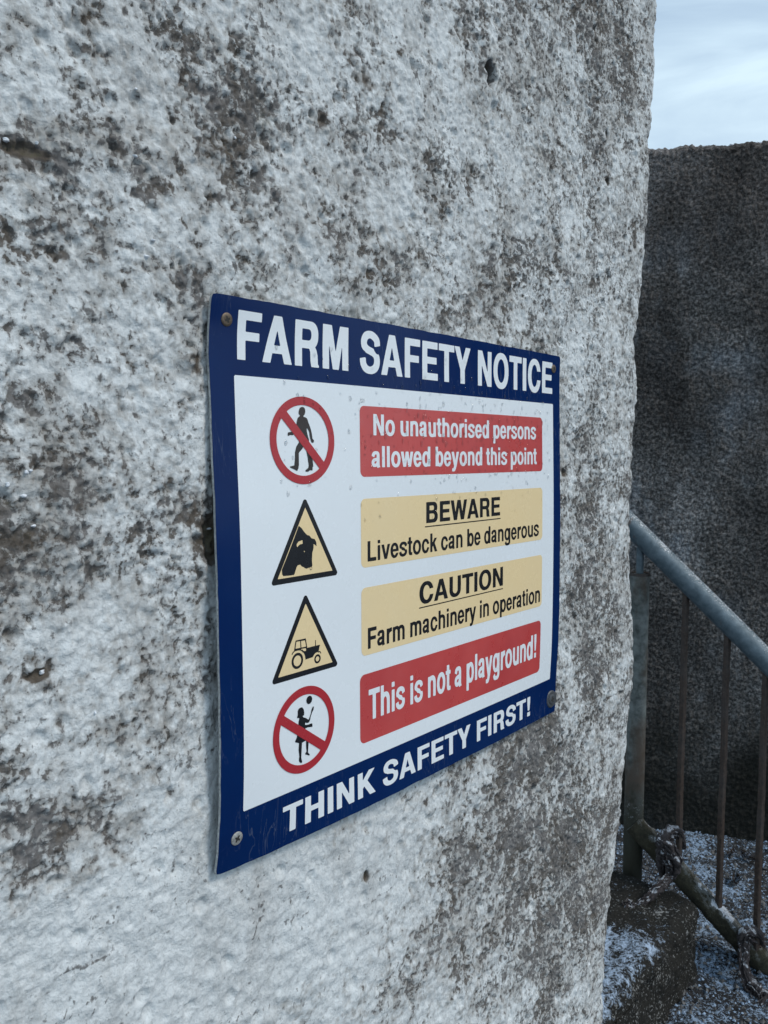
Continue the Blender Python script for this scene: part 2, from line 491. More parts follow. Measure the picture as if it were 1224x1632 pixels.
# arc length coordinate used by the noise, and base position + normal
sA = acor[:, None] - RAD + arc[None, :] * RAD * math.pi / 2
th = arc * math.pi / 2
A_arc = acor[:, None] - RAD + RAD * np.sin(th)[None, :]
D_arc = np.broadcast_to(-RAD + RAD * np.cos(th)[None, :], A_arc.shape)
A_e = np.broadcast_to(acor[:, None], (nr, len(endc)))
D_e = np.broadcast_to(-RAD - endc[None, :], A_e.shape)
S = np.concatenate([CF, sA, acor[:, None] - RAD + RAD * math.pi / 2 + endc[None, :]], 1)
Apos = np.concatenate([CF, A_arc, A_e], 1)
Dpos = np.concatenate([np.zeros_like(CF), D_arc, D_e], 1)
nn = np.concatenate([np.ones(len(cols)), np.cos(th), np.zeros(len(endc))])[None, :]
na = np.concatenate([np.zeros(len(cols)), np.sin(th), np.ones(len(endc))])[None, :]
Bv = np.broadcast_to(Rr, S.shape)
# patches seen on the wall: (px, py, radius px, bare, dirt, stretch along the height)
patches = [(350,190,95,.42,.18,1.3),(400,160,40,.35,.10,.8),(310,75,40,.35,.1,.6),(385,75,34,.5,.15,.5),(435,300,26,.6,.3,1.5),(430,190,40,.4,.3,1.5),
 (375,225,44,.35,.5,1.3),(360,250,30,.2,.5,1.6),(40,238,62,.5,.35,.45),(85,265,44,.35,.1,1),(305,140,26,.4,.4,1.2),(135,25,26,.3,.5,2.4),(55,45,15,.3,.4,1),
 (65,190,40,.25,.15,1),(200,235,22,.2,.4,.8),(260,300,40,.3,.35,1),(170,370,40,.1,.5,.5),(110,385,24,.3,.45,1.8),(310,430,44,.4,.15,1),(300,470,30,.3,.25,1),
 (15,375,30,.3,.2,1),(45,395,30,.3,.2,1.5),(215,413,34,.1,.5,.4),(240,310,60,.25,.1,1),(225,30,15,.2,.4,1),(165,75,14,.2,.4,1),(175,100,16,.2,.5,1),
 (20,640,58,.6,.2,.6),(70,625,20,.2,.2,1),(75,700,20,.4,.4,1.5),(105,740,34,.4,.4,1),(135,790,30,.3,.5,1),(60,780,60,.6,.2,.7),(25,810,34,.5,.4,.6),(60,870,80,.62,.2,.6),
 (50,870,40,.2,.5,.5),(110,840,40,.4,.1,.8),(190,570,20,.1,.5,2.5),(115,575,18,.1,.5,1.3),(303,570,16,.3,.8,1),(305,630,12,.2,.5,2),(205,665,22,.3,.5,.9),
 (135,665,22,.3,.3,1.2),(235,680,16,.1,.6,1),(95,600,20,.1,.5,.6),(265,800,44,.35,.3,1.6),(330,830,40,.3,.35,1.8),(225,860,26,.3,.5,.8),(130,915,44,.5,.2,1),(120,950,30,.6,.2,.6),
 (165,880,20,.3,.2,1),(220,915,16,.3,.5,1),(290,905,26,.3,.4,1),(60,975,22,.3,.4,1),(270,955,26,.3,.4,1),(12,920,26,.5,.1,1.3),(45,940,22,.5,.1,1),(10,985,20,.4,.3,1),
 (65,1075,34,.4,.8,.9),(235,1075,30,.4,.35,1.3),(195,1150,36,.45,.3,.7),(100,1195,22,.3,.3,1.3),(150,1285,22,.3,.8,1.1),(95,1320,50,.5,.15,1),(100,1320,24,.1,.5,1),
 (25,1345,50,.6,.2,1.3),(55,1385,34,.6,.15,1.5),(160,1350,30,.5,.3,1.8),(200,1325,44,.45,.15,.8),(305,1225,20,.2,.5,1),(245,1245,24,.3,.4,.5),(280,1165,30,.3,.4,1),
 (120,1160,30,.3,.2,1),(30,1240,26,.3,.3,1),(172,1378,12,.2,.9,1),(320,960,40,.2,.3,2),
 (545,1200,30,.1,.1,1),(585,1395,18,.3,.6,1.2),(575,1320,26,.4,.3,1.2),(670,1345,20,.3,.6,1),(605,1395,12,.2,.6,1.4),(540,1310,24,.4,.2,1),(430,1455,10,.1,.6,3),
 (580,130,26,.25,.7,1),(610,185,26,.4,.4,1.1),(645,215,16,.3,.5,1),(560,95,18,.2,.4,2),(640,85,22,.1,.4,1.3),(740,118,16,.1,.5,.8),(655,30,18,.1,.3,1.6),
 (755,25,44,.45,.25,2),(740,60,28,.4,.25,1.5),(808,140,14,.2,.5,1),(535,190,16,.2,.4,1),(510,350,30,.5,.1,.8),(560,375,44,.4,.1,1),(690,255,24,.35,.1,1),
 (590,440,36,.35,.35,1.2),(665,405,16,.3,.5,1.8),(640,430,34,.35,.1,1),(820,440,22,.4,.5,1.8),(885,435,26,.3,.4,1.6),(725,500,26,.4,.5,1.3),(870,345,18,.4,.1,1),
 (705,325,20,.2,.4,1.2),(800,495,70,.4,.1,1),(745,290,30,.3,.05,.6),(930,20,60,.42,.15,1.5),(985,60,55,.45,.1,2),(1010,160,40,.4,.1,2.2),(950,150,26,.3,.4,1.2),
 (900,20,30,.3,.4,1.8),(1010,380,26,.3,.2,1.6),(965,215,12,.2,.7,2.4),(968,290,9,.1,.6,2.4),(850,180,10,.1,.5,2.2),(915,55,12,.2,.5,1),
 (905,705,14,.2,.5,1.2),(900,755,10,.2,.8,1.4),(930,830,60,.22,.1,2),(950,950,70,.28,.1,2),(940,1050,60,.3,.1,2),
 (720,1200,60,.25,.25,.7),(800,1250,130,.62,.0,1.1),(860,1180,60,.5,.1,1),(790,1350,110,.62,.05,1.4),(720,1480,120,.52,.1,1.0),(640,1560,60,.5,.05,1.2),
 (870,1400,90,.58,.0,1.6),(930,1330,60,.5,.0,2),(730,1430,34,.2,.5,1),(940,1430,60,.48,.0,2),(690,1260,30,.2,.35,1),(880,1550,60,.42,.0,1.4),
 (760,1390,22,-.5,-.2,2.4),(600,1420,50,-.45,-.2,1.6),(690,1580,46,-.5,-.2,1),(830,1600,40,-.3,0,1),(790,1280,18,-.4,0,2.5),(930,1600,40,-.3,0,1.5),
 (300,1500,230,-.55,-.4,1),(450,1480,120,-.5,-.3,1),(150,1560,160,-.5,-.4,1),(250,700,60,-.1,-.1,1),(160,620,50,-.4,-.3,.8),(90,1020,60,-.45,-.3,.5),
 (480,90,60,-.35,-.2,1),(720,200,80,-.35,-.2,1),(820,250,70,-.35,-.2,1),(60,120,70,-.3,-.2,1),(200,150,50,-.2,-.1,1),(900,480,40,-.3,-.1,1),(930,560,50,-.3,-.1,2),(970,440,30,-.25,0,2)]
pb = np.zeros(S.shape); pdz = np.zeros(S.shape)
r0 = np.searchsorted(rows, -0.66); r1 = np.searchsorted(rows, 0.97)
WX = S + 0.010 * perlin(S / 0.021, Bv / 0.021, 70) + 0.004 * perlin(S / 0.007, Bv / 0.007, 71)
WY = Bv + 0.010 * perlin(S / 0.021, Bv / 0.021, 72) + 0.004 * perlin(S / 0.007, Bv / 0.007, 73)
for px, py, rp, kb, kd, st in patches:
    a_, b_, z_ = plane_ab(px, py, -GAP)
    rr = rp * z_ / FPX * 0.85
    rx, ry = rr * 1.25, rr * st * 0.95
    i0, i1 = np.searchsorted(rows, [b_ - 2.6 * ry, b_ + 2.6 * ry])
    j0, j1 = np.searchsorted(cols, [a_ - 3.4 * rx - 0.05, a_ + 3.4 * rx + 0.05]); j1 = min(j1 + 60, S.shape[1]) if a_ > 0.4 else j1
    sl = (slice(i0, i1), slice(j0, j1))
    g_ = np.exp(-(((WX[sl] - a_) / rx) ** 2 + ((WY[sl] - b_) / ry) ** 2))
    pb[sl] += kb * g_; pdz[sl] += kd * g_
pb = np.where(pb > 0, .46 * np.tanh(pb / .46), pb)
# relief
x_, y_ = S, Bv
lo = 3.6 * perlin(x_ / .17, y_ / .17, 1) + 2.4 * perlin(x_ / .075, y_ / .075, 2)
mid = 1.5 * perlin(x_ / .034, y_ / .034, 3) + 0.9 * np.abs(perlin(x_ / .019, y_ / .015, 4)) * 2
smooth_zone = np.clip(np.exp(-(((x_ - .08) / .22) ** 2 + ((y_ - .50) / .17) ** 2)) * 1.2, 0, 1)
w1, i1_ = worley(x_, y_, .0145, 5)
w2, i2_ = worley(x_ + .3, y_, .0062, 9)
w3, i3_ = worley(x_, y_ + .7, .021, 13)
stone = sstep(.42, .12, w1 + .10 * perlin(x_ / .004, y_ / .004, 33)) * sstep(.50, .95, i1_)
grit = sstep(.5, .1, w2) * sstep(.35, .7, i2_)
pit = sstep(.30, .12, w3) * sstep(.74, .80, i3_)
f1 = perlin(x_ / .0085, y_ / .0085, 6); f2 = perlin(x_ / .0042, y_ / .0042, 7); f3 = perlin(x_ / .0023, y_ / .0023, 8)
wav = perlin(x_ / .020 + y_ / .03, y_ / .011 - x_ / .020, 23)
cl = fbm(x_, y_, .060, 3, 30)
cf = fbm(x_, y_, .017, 3, 40, .6)
ms = fbm(x_, y_, .0055, 2, 50, .6)
right = sstep(.18, .46, x_)
bare = 0.10 + 0.24 * cl + 0.30 * cf + 0.34 * ms + pb * 0.95 + 0.10 * right
bare -= 0.30 * smooth_zone
core_m = sstep(.36, .50, bare)
rgh = 1 - 0.55 * smooth_zone
H_ = (lo + mid * (1 - .3 * smooth_zone) + rgh * (1.7 * stone + 1.0 * grit + .60 * f1 + .50 * f2 + .42 * f3) - 2.6 * pit
      - 1.5 * core_m * (1 - .35 * right) + 1.1 * core_m * (f2 + f3) + 1.1 * smooth_zone * wav)
# the bolt hole high on the right, and two deeper hollows
holes = []
for px, py, rw, rh, dep in ((778, 119, 11, 20, 15), (966, 212, 4, 9, 7), (900, 754, 5, 7, 5), (63, 1076, 12, 11, 3.0), (40, 238, 30, 12, 1.8), (968, 290, 3, 7, 5), (338, 860, 14, 40, 2.8), (585, 1398, 4, 9, 5)):
    a_, b_, z_ = plane_ab(px, py, -GAP)
    rw_, rh_ = rw * z_ / FPX * 1.45, rh * z_ / FPX
    g_ = np.sqrt(((x_ - a_) / rw_) ** 2 + ((y_ - b_) / rh_) ** 2) + 0.25 * f1
    k_ = sstep(1.15, .55, g_)
    H_ = H_ * (1 - (.6 if dep > 5 else .1) * k_) - dep * k_
    pdz = pdz + 1.4 * k_; bare = bare + 1.2 * k_; holes.append((a_, b_))
k_ = np.exp(-(((x_ - plane_ab(303, 570, -GAP)[0]) / .0075) ** 2 + ((y_ - plane_ab(303, 570, -GAP)[1]) / .0075) ** 2))
H_ = H_ + 4.5 * k_
# behind the sign the wall must stay under the sheet
u_in = sstep(-.012, .004, x_) * sstep(.492, .474, x_) * sstep(-.012, .004, y_) * sstep(.412, .396, y_)
H_ = H_ * (1 - u_in) + u_in * np.minimum(H_, 0.4) - 1.0 * u_in
# softer, shallower far from the detailed zone
fade = sstep(-.35, -.20, x_) * sstep(-.75, -.60, y_) * sstep(1.05, .93, y_)
H_ = lo + (H_ - lo) * fade
cav = np.clip(-(f1 * .8 + f2 * .6 + (mid - 1) * .25), 0, 2)
dirt = 0.05 + 0.20 * cf + pdz * 1.0 + 0.18 * cav * sstep(.1, .5, bare) + .25 * pit * (1 - smooth_zone) + .18 * fbm(x_, y_, .11, 2, 60) + .12 * np.clip(f1, -1, 1) - .12 * right
sp_n = perlin(x_ / .0048 + .3, y_ / .0062, 80) + .6 * perlin(x_ / .0026, y_ / .0034, 81)
crk = sstep(.10, .0, np.abs(perlin(x_ / .034 + .6 * perlin(x_ / .012, y_ / .012, 66), y_ / .030, 67))) * sstep(.05, .35, perlin(x_ / .07, y_ / .07, 68))
speck = 0.42 * crk + 0.38 * sp_n + 0.15 * cl + .13 * right - .10 * smooth_zone + .15 + .15 * fbm(x_, y_, .05, 2, 85)
mossv = -0.16 + .5 * fbm(x_, y_, .055, 3, 90) + .45 * pdz
cor = np.zeros(S.shape[1]); cor[len(cols):] = 1; cor[len(cols) - 30:len(cols)] = np.linspace(0, 1, 30)
chip_ = 2.6 * perlin(Bv / .030, S * 0 + .5, 77) + 1.8 * np.minimum(perlin(Bv / .013, S * 0 + .2, 78), 0.1)
H_ = H_ * (1 - .50 * cor)[None] + (cor[None] * chip_)
Hm = H_ * 1e-3
a_w = Apos + na * Hm; d_w = Dpos + nn * Hm - GAP
V = (O[None, None] + a_w[..., None] * EU + Bv[..., None] * EV + d_w[..., None] * N)
wall_me = mesh_np('whitewashed_wall', c2w(V).reshape(-1, 3), grid_quads(nr, S.shape[1], True),
                  dict(bare=bare, dirt=dirt, speck=speck, moss=mossv))
wall = link('whitewashed_wall', wall_me, M_WALL, smooth=True)
tag(wall, 'tall roughcast wall with flaking whitewash that carries the blue safety sign', 'wall')
print('wall verts', len(wall_me.vertices), 'faces', len(wall_me.polygons))
HGT = (x_, y_, Hm)
def wall_pt(px, py, out=0.0):
    a_, b_, z_ = plane_ab(px, py, -GAP)
    i = int(np.clip(np.searchsorted(rows, b_), 0, nr - 1)); j = int(np.clip(np.searchsorted(cols, a_), 0, len(cols) - 1))
    return O + a_ * EU + b_ * EV + (Hm[i, j] - GAP + out) * N
# back body of the wall so that it is a solid
def hexa(name, c8, mat, parent=None):
    bm = bmesh.new(); vs = [bm.verts.new(v) for v in c8]
    for f in ((0, 1, 2, 3), (7, 6, 5, 4), (0, 4, 5, 1), (1, 5, 6, 2), (2, 6, 7, 3), (3, 7, 4, 0)): bm.faces.new([vs[k] for k in f])
    bmesh.ops.recalc_face_normals(bm, faces=bm.faces)
    me = bpy.data.meshes.new(name); bm.to_mesh(me); bm.free()
    return link(name, me, mat, parent)
def wpt(a, b, d): return Vector(c2w(O + a * EU + b * EV + d * N))
acm = float(np.min(acor)) - 0.03
hexa('wall_core', [wpt(-2.58, B_TOP + .01, -.03), wpt(acm, B_TOP + .01, -.03), wpt(acm, B_BOT, -.03), wpt(-2.58, B_BOT, -.03),
                   wpt(-2.58, B_TOP + .01, -.54), wpt(acm, B_TOP + .01, -.54), wpt(acm, B_BOT, -.54), wpt(-2.58, B_BOT, -.54)], M_WALL, wall)

# bolt stub in the hole
def tube(bm, p0, p1, r, seg=16, r2=None):
    p0, p1 = Vector(p0), Vector(p1)
    q = (p1 - p0).to_track_quat('Z', 'Y').to_matrix()
    ring = []
    for p, rr in ((p0, r), (p1, r if r2 is None else r2)):
        ring.append([bm.verts.new(p + q @ Vector((rr * math.cos(2 * math.pi * k / seg), rr * math.sin(2 * math.pi * k / seg), 0))) for k in range(seg)])
    for k in range(seg):
        bm.faces.new((ring[0][k], ring[0][(k + 1) % seg], ring[1][(k + 1) % seg], ring[1][k]))
    bm.faces.new(ring[0][::-1]); bm.faces.new(ring[1])
def bm_link(name, bm, mat, parent=None, smooth=False):
    bmesh.ops.recalc_face_normals(bm, faces=bm.faces)
    me = bpy.data.meshes.new(name); bm.to_mesh(me); bm.free()
    o = link(name, me, mat, parent)
    if smooth:
        me.polygons.foreach_set('use_smooth', np.ones(len(me.polygons), bool))
        try: me.set_sharp_from_angle(angle=R(40))
        except Exception: pass
    return o
bm = bmesh.new()
ah, bh = holes[0]
tube(bm, wpt(ah, bh - .001, -GAP - .014), wpt(ah, bh, -GAP - .003), .0048, 10, .0040)
bm_link('bolt_stub', bm, M_HOLE, wall)
# a few crumbs of frozen snow caught on ledges of the wall
rs = random.Random(5)
def crumb(bm, c, r, squash=.7):
    g = bmesh.ops.create_icosphere(bm, subdivisions=2, radius=1.0)['verts']
    ph = [rs.uniform(0, 6) for _ in range(6)]
    for v in g:
        k = 1 + .22 * math.sin(3.1 * v.co.x + ph[0]) + .2 * math.sin(4.3 * v.co.y + ph[1]) + .18 * math.sin(3.7 * v.co.z + ph[2])
        v.co = Vector(c) + Vector((v.co.x * r * k, v.co.y * r * k, v.co.z * r * k * squash))
bm = bmesh.new()
for px, py, r in ((12, 222, 6), (58, 228, 4), (216, 142, 3), (376, 219, 3.2), (230, 410, 5), (240, 384, 4), (36, 752, 5), (42, 750, 4), (33, 790, 6), (8, 772, 5), (215, 249, 5), (50, 838, 5), (336, 843, 4), (70, 1072, 6), (150, 1135, 3), (1075, 0, 0)):
    if not r: continue
    P = wall_pt(px, py, 0.0004)
    z_ = P[2]
    crumb(bm, c2w(P), r * z_ / FPX * .8)
bm_link('snow_crumbs', bm, M_SNOW, wall, True)['kind'] = 'stuff'

# ------------------------------------------------------------------ THE SIGN
Ccor = np.array([[0, 0], [.4792, 0], [.4704, .3999], [-.0088, .3999]])
US = np.array([0, .25, .5, .75, 1.]); VS = np.array([0, .07, .2, .4, .6, .8, .93, 1.])
DB = np.array([[0, .5, 1, .5, 0], [-3.5, 0, 1, .5, -.5], [-2, 1, 2, 1.5, .5], [3, 3, 3, 2.5, 2.5], [5.5, 4, 3.5, 3, 3.2],
               [6.8, 5, 4, 3, 2.6], [4.5, 5.5, 4.5, 3, 0], [.5, 6, 5, 3.2, -.3]]) * 1e-3
def cubic(xs, ys, x):             # ys: (n, ...) broadcastable with x
    n_ = len(xs)
    i = np.clip(np.searchsorted(xs, x, side='right') - 1, 0, n_ - 2)
    m_ = [(ys[1] - ys[0]) / (xs[1] - xs[0])] + [(ys[k + 1] - ys[k - 1]) / (xs[k + 1] - xs[k - 1]) for k in range(1, n_ - 1)] + [(ys[-1] - ys[-2]) / (xs[-1] - xs[-2])]
    Y = np.array([np.broadcast_to(y, x.shape) for y in ys]); Mm = np.array([np.broadcast_to(y, x.shape) for y in m_])
    tk = lambda A_, k: np.take_along_axis(A_, k[None], 0)[0]
    x0, x1 = xs[i], xs[i + 1]; h = x1 - x0; t = (x - x0) / h
    return (2*t**3-3*t*t+1)*tk(Y, i) + (t**3-2*t*t+t)*h*tk(Mm, i) + (-2*t**3+3*t*t)*tk(Y, i+1) + (t**3-t*t)*h*tk(Mm, i+1)
def sign_pt(U, Vv, off=0.0):      # millimetres on the printed face -> world
    u = np.asarray(U, float) / 480.0; v = np.asarray(Vv, float) / 400.0
    ab = ((1-u)*(1-v))[..., None]*Ccor[0] + (u*(1-v))[..., None]*Ccor[1] + (u*v)[..., None]*Ccor[2] + ((1-u)*v)[..., None]*Ccor[3]
    uc, vc = np.clip(u, 0, 1), np.clip(v, 0, 1)
    rws = [cubic(US, DB[k], uc) for k in range(8)]
    d = cubic(VS, np.array(rws), vc) + off
    return c2w(O + ab[..., :1] * EU + ab[..., 1:] * EV + d[..., None] * N)
THK = 0.0022
# slightly worn outline of the sheet
SIGN = empty('safety_sign', Vector(sign_pt(240., 400.)))
tag(SIGN, 'blue and white farm safety notice screwed to the whitewashed wall', 'sign')
nu, nv = 121, 101
uu, vv = np.meshgrid(np.linspace(0, 480, nu), np.linspace(0, 400, nv))
wob = lambda t, s: .45 * perlin(t / 23., t * 0 + s, 3) + .25 * perlin(t / 7., t * 0 + s, 4)
edge = np.minimum(np.minimum(uu, 480 - uu), np.minimum(vv, 400 - vv))
uw = uu + np.where(uu < 1, wob(vv, 1.5), 0) + np.where(uu > 479, wob(vv, 2.5), 0)
vw = vv + np.where(vv < 1, wob(uu, 3.5), 0) + np.where(vv > 399, wob(uu, 4.5), 0)
# clipped corners
for cu, cv_ in ((0, 0), (480, 0), (480, 400), (0, 400)):
    m_ = (np.abs(uu - cu) < 1) & (np.abs(vv - cv_) < 1)
    uw = uw + np.where(m_, np.sign(240 - cu) * .9, 0); vw = vw + np.where(m_, np.sign(200 - cv_) * .9, 0)
front = sign_pt(uw, vw); back = sign_pt(uw, vw, -THK)
me = mesh_np('face_sheet', front.reshape(-1, 3), grid_quads(nv, nu, True))
link('face_sheet', me, M_BLUE, SIGN, True)
def ringix():
    top = list(range(nu)); rgt = [nu * k + nu - 1 for k in range(1, nv)]
    bot = [nu * (nv - 1) + k for k in range(nu - 2, -1, -1)]; lft = [nu * k for k in range(nv - 2, 0, -1)]
    return np.array(top + rgt + bot + lft)
ri = ringix(); nrg = len(ri)
vsx = np.concatenate([front.reshape(-1, 3)[ri] - Nw * 0.00008, back.reshape(-1, 3)[ri], back.reshape(-1, 3)])
k_ = np.arange(nrg); q1 = np.stack([k_, (k_ + 1) % nrg, nrg + (k_ + 1) % nrg, nrg + k_], -1)
q2 = grid_quads(nv, nu) + 2 * nrg
me = mesh_np('sheet_edge', vsx, np.concatenate([q1, q2]))
link('sheet_edge', me, M_EDGE, SIGN)

# --- shapes printed on the sheet: implicit 2D functions (negative inside), meshed with their exact edges
def box(x0, y0, x1, y1): return lambda X, Y: np.maximum(np.maximum(x0 - X, X - x1), np.maximum(y0 - Y, Y - y1))
def sup(cx, cy, rx, ry, n_=2.0):
    def f(X, Y):
        q = (np.abs((X - cx) / rx) ** n_ + np.abs((Y - cy) / ry) ** n_) ** (1 / n_)
        return (q - 1) * min(rx, ry)
    return f
def poly(P):
    P = np.array(P, float)
    def f(X, Y):
        d = np.full(X.shape, 1e9); ins = np.zeros(X.shape, bool)
        for k in range(len(P)):
            a, b = P[k], P[(k + 1) % len(P)]
            ex, ey = b - a; wx, wy = X - a[0], Y - a[1]
            t = np.clip((wx * ex + wy * ey) / (ex * ex + ey * ey + 1e-12), 0, 1)
            d = np.minimum(d, (wx - ex * t) ** 2 + (wy - ey * t) ** 2)
            c = ((a[1] > Y) != (b[1] > Y)) & (X < (b[0] - a[0]) * (Y - a[1]) / (b[1] - a[1] + 1e-12) + a[0])
            ins ^= c
        d = np.sqrt(d)
        return np.where(ins, -d, d)
    return f
def smooth_path(P, n_=8):
    P = [np.array(p, float) for p in P]; P = [2 * P[0] - P[1]] + P + [2 * P[-1] - P[-2]]
    out = []
    for k in range(1, len(P) - 2):
        for t in np.linspace(0, 1, n_, endpoint=False):
            out.append(.5 * ((2*P[k]) + (-P[k-1]+P[k+1])*t + (2*P[k-1]-5*P[k]+4*P[k+1]-P[k+2])*t*t + (-P[k-1]+3*P[k]-3*P[k+1]+P[k+2])*t**3))
    out.append(P[-2]); return np.array(out)
def stroke(P, w0, w1=None, butt=True):   # w0: width of vertical runs, w1: of horizontal runs
    Q = smooth_path(P); w1 = w1 or w0
    def f(X, Y):
        d = np.full(X.shape, 1e9)
        for a, b in zip(Q[:-1], Q[1:]):
            e = b - a; l_ = np.hypot(*e); hw = .5 * (w0 * abs(e[1]) + w1 * abs(e[0])) / l_ if True else 0
            hw = .5 * math.sqrt((w0 * e[1] / l_) ** 2 + (w1 * e[0] / l_) ** 2)
            t = np.clip(((X - a[0]) * e[0] + (Y - a[1]) * e[1]) / (l_ * l_), 0, 1)
            d = np.minimum(d, np.hypot(X - a[0] - e[0] * t, Y - a[1] - e[1] * t) - hw)
        if butt:
            for p, q in ((Q[0], Q[1]), (Q[-1], Q[-2])):
                n_ = (p - q) / np.hypot(*(p - q))
                side = (X - p[0]) * n_[0] + (Y - p[1]) * n_[1]
                near = np.hypot(X - p[0], Y - p[1]) - max(w0, w1) * .95
                d = np.where((near < 0), np.maximum(d, side), d)
        return d
    return f
def U(*fs): return lambda X, Y: np.minimum.reduce([f(X, Y) for f in fs])
def I(*fs): return lambda X, Y: np.maximum.reduce([f(X, Y) for f in fs])
def D(a, *fs): return lambda X, Y: np.maximum.reduce([a(X, Y)] + [-f(X, Y) for f in fs])
def half(y, above=True): return (lambda X, Y: y - Y) if above else (lambda X, Y: Y - y)

G = {}
G['A'] = (722, D(poly([(20,0),(279,718),(444,718),(702,0),(548,0),(498,150),(222,150),(174,0)]), poly([(262,268),(361,566),(459,268)])))
G['B'] = (722, D(U(box(76,0,430,718), sup(430,529,212,189,2.2), sup(440,208,229,208,2.2)), box(224,430,410,597), sup(410,513.5,82,83.5,2.3), box(224,121,425,318), sup(425,219.5,92,98.5,2.3)))
G['C'] = (722, D(sup(372,359,328,378,2.15), I(sup(376,359,178,254,2.15)), box(540,268,800,470), box(400,300,800,440)))
G['E'] = (667, U(box(76,0,224,718), box(76,590,615,718), box(76,306,580,430), box(76,0,625,128)))
G['F'] = (611, U(box(76,0,224,718), box(76,590,587,718), box(76,292,545,416)))
G['H'] = (722, U(box(71,0,219,718), box(503,0,651,718), box(200,300,520,436)))
G['I'] = (278, box(64,0,214,718))
G['K'] = (722, U(box(80,0,228,718), poly([(225,245),(225,440),(500,718),(690,718),(395,425),(290,313)]), poly([(395,450),(290,342),(530,0),(716,0)])))
G['L'] = (611, U(box(76,0,224,718), box(76,0,583,130)))
G['M'] = (833, poly([(69,0),(69,718),(282,718),(417,215),(552,718),(765,718),(765,0),(625,0),(625,575),(483,0),(351,0),(209,575),(209,0)]))
G['N'] = (722, poly([(69,0),(69,718),(225,718),(514,215),(514,718),(654,718),(654,0),(501,0),(209,500),(209,0)]))
G['O'] = (778, D(sup(389,359,345,378,2.15), sup(389,359,193,254,2.15)))
G['R'] = (722, U(D(U(box(76,290,440,718), sup(440,504,214,214,2.3)), box(224,412,425,597), sup(425,504.5,82,92.5,2.3)), box(76,0,224,718),
          poly([(400,330),(455,285),(478,240),(484,90),(505,0),(672,0),(672,22),(645,50),(636,190),(608,275),(560,330)])))
G['S'] = (667, stroke([(565,485),(545,575),(470,632),(345,668),(215,640),(148,560),(155,470),(230,415),(340,385),(465,350),(543,285),(548,175),(480,90),(345,50),(205,75),(125,150),(105,250)], 146, 122))
G['T'] = (611, U(box(14,590,598,718), box(232,0,380,718)))
G['U'] = (722, D(U(box(72,260,651,718), sup(361.5,260,289.5,279,2.2)), box(220,255,503,740), sup(361.5,255,141.5,148,2.2)))
G['W'] = (944, poly([(5,718),(160,718),(268,215),(392,718),(552,718),(676,215),(784,718),(939,718),(758,0),(598,0),(472,500),(346,0),(186,0)]))
G['Y'] = (667, poly([(15,718),(186,718),(334,420),(484,718),(653,718),(408,272),(408,0),(260,0),(260,272)]))
G['!'] = (333, U(poly([(90,718),(244,718),(244,520),(205,212),(130,212),(90,520)]), box(94,0,241,148)))
G['a'] = (556, U(stroke([(98,365),(125,440),(190,483),(275,492),(365,470),(393,395),(393,250),(393,90),(420,0)], 136, 106),
          stroke([(400,295),(300,268),(170,248),(102,195),(98,130),(150,70),(250,70),(340,110),(390,190)], 128, 104, False), box(390,0,500,20)))
bowl = lambda cx: D(sup(cx,266,240,281,2.1), sup(cx,266,106,172,2.1))
G['b'] = (611, U(box(61,0,199,718), bowl(338)))
G['d'] = (611, U(box(413,0,551,718), bowl(272)))
G['p'] = (611, U(box(61,-207,199,532), bowl(338)))
G['c'] = (556, D(sup(285,266,251,281,2.1), sup(290,266,122,172,2.1), box(395,205,600,335), box(300,235,600,310)))
G['e'] = (556, U(D(sup(275,266,252,281,2.1), sup(275,266,118,176,2.1), box(280,165,560,232)), I(box(90,228,560,318), sup(275,266,252,281,2.1))))
G['g'] = (611, U(D(sup(272,276,238,271,2.1), sup(272,276,106,165,2.1)), box(413,-30,551,532), stroke([(482,-10),(465,-105),(390,-155),(285,-162),(180,-145),(118,-62)], 136, 108)))
def arch(x0, x1, top=546, yc=325):
    c = (x0 + x1) / 2
    return I(D(sup(c, yc, (x1 - x0) / 2, top - yc, 2.3), sup(c - 6, yc, (x1 - x0) / 2 - 132, top - 112 - yc, 2.3)), half(yc))
G['h'] = (611, U(box(65,0,203,718), arch(70,546), box(408,0,546,326)))
G['n'] = (611, U(box(65,0,203,532), arch(70,546), box(408,0,546,326)))
G['m'] = (889, U(box(64,0,202,532), arch(70,514), box(376,0,514,326), arch(382,826), box(688,0,826,326)))
G['i'] = (278, U(box(69,0,207,532), box(69,602,207,718)))
G['l'] = (278, box(69,0,207,718))
G['k'] = (556, U(box(69,0,207,718), poly([(200,180),(200,330),(372,532),(540,532),(325,300)]), poly([(360,360),(262,255),(398,0),(560,0)])))
G['o'] = (611, D(sup(306,266,271,281,2.1), sup(306,266,134,172,2.1)))
G['r'] = (389, U(box(64,0,202,532), I(D(sup(350,310,286,234,2.2), sup(390,290,190,115,2.2)), box(64,310,384,560))))
G['s'] = (556, stroke([(463,372),(440,440),(375,478),(275,492),(170,470),(108,400),(135,330),(230,290),(345,262),(440,215),(458,145),(405,78),(280,42),(165,62),(100,115),(86,175)], 134, 104))
G['t'] = (333, U(box(86,110,224,676), box(10,432,312,532), stroke([(155,190),(158,105),(195,60),(312,54)], 138, 108)))
G['u'] = (611, U(box(408,0,546,532), I(D(sup(308,207,238,221,2.3), sup(314,207,106,109,2.3)), half(207, False)), box(66,205,204,532)))
G['v'] = (556, poly([(13,532),(160,532),(278,160),(396,532),(543,532),(352,0),(204,0)]))
G['w'] = (778, poly([(8,532),(152,532),(236,165),(316,532),(462,532),(542,165),(626,532),(770,532),(618,0),(474,0),(389,360),(304,0),(160,0)]))
G['y'] = (556, U(poly([(10,532),(160,532),(279,170),(394,532),(541,532),(345,-40),(300,-60),(200,-10)]), stroke([(275,10),(235,-95),(170,-155),(60,-150)], 140, 112)))

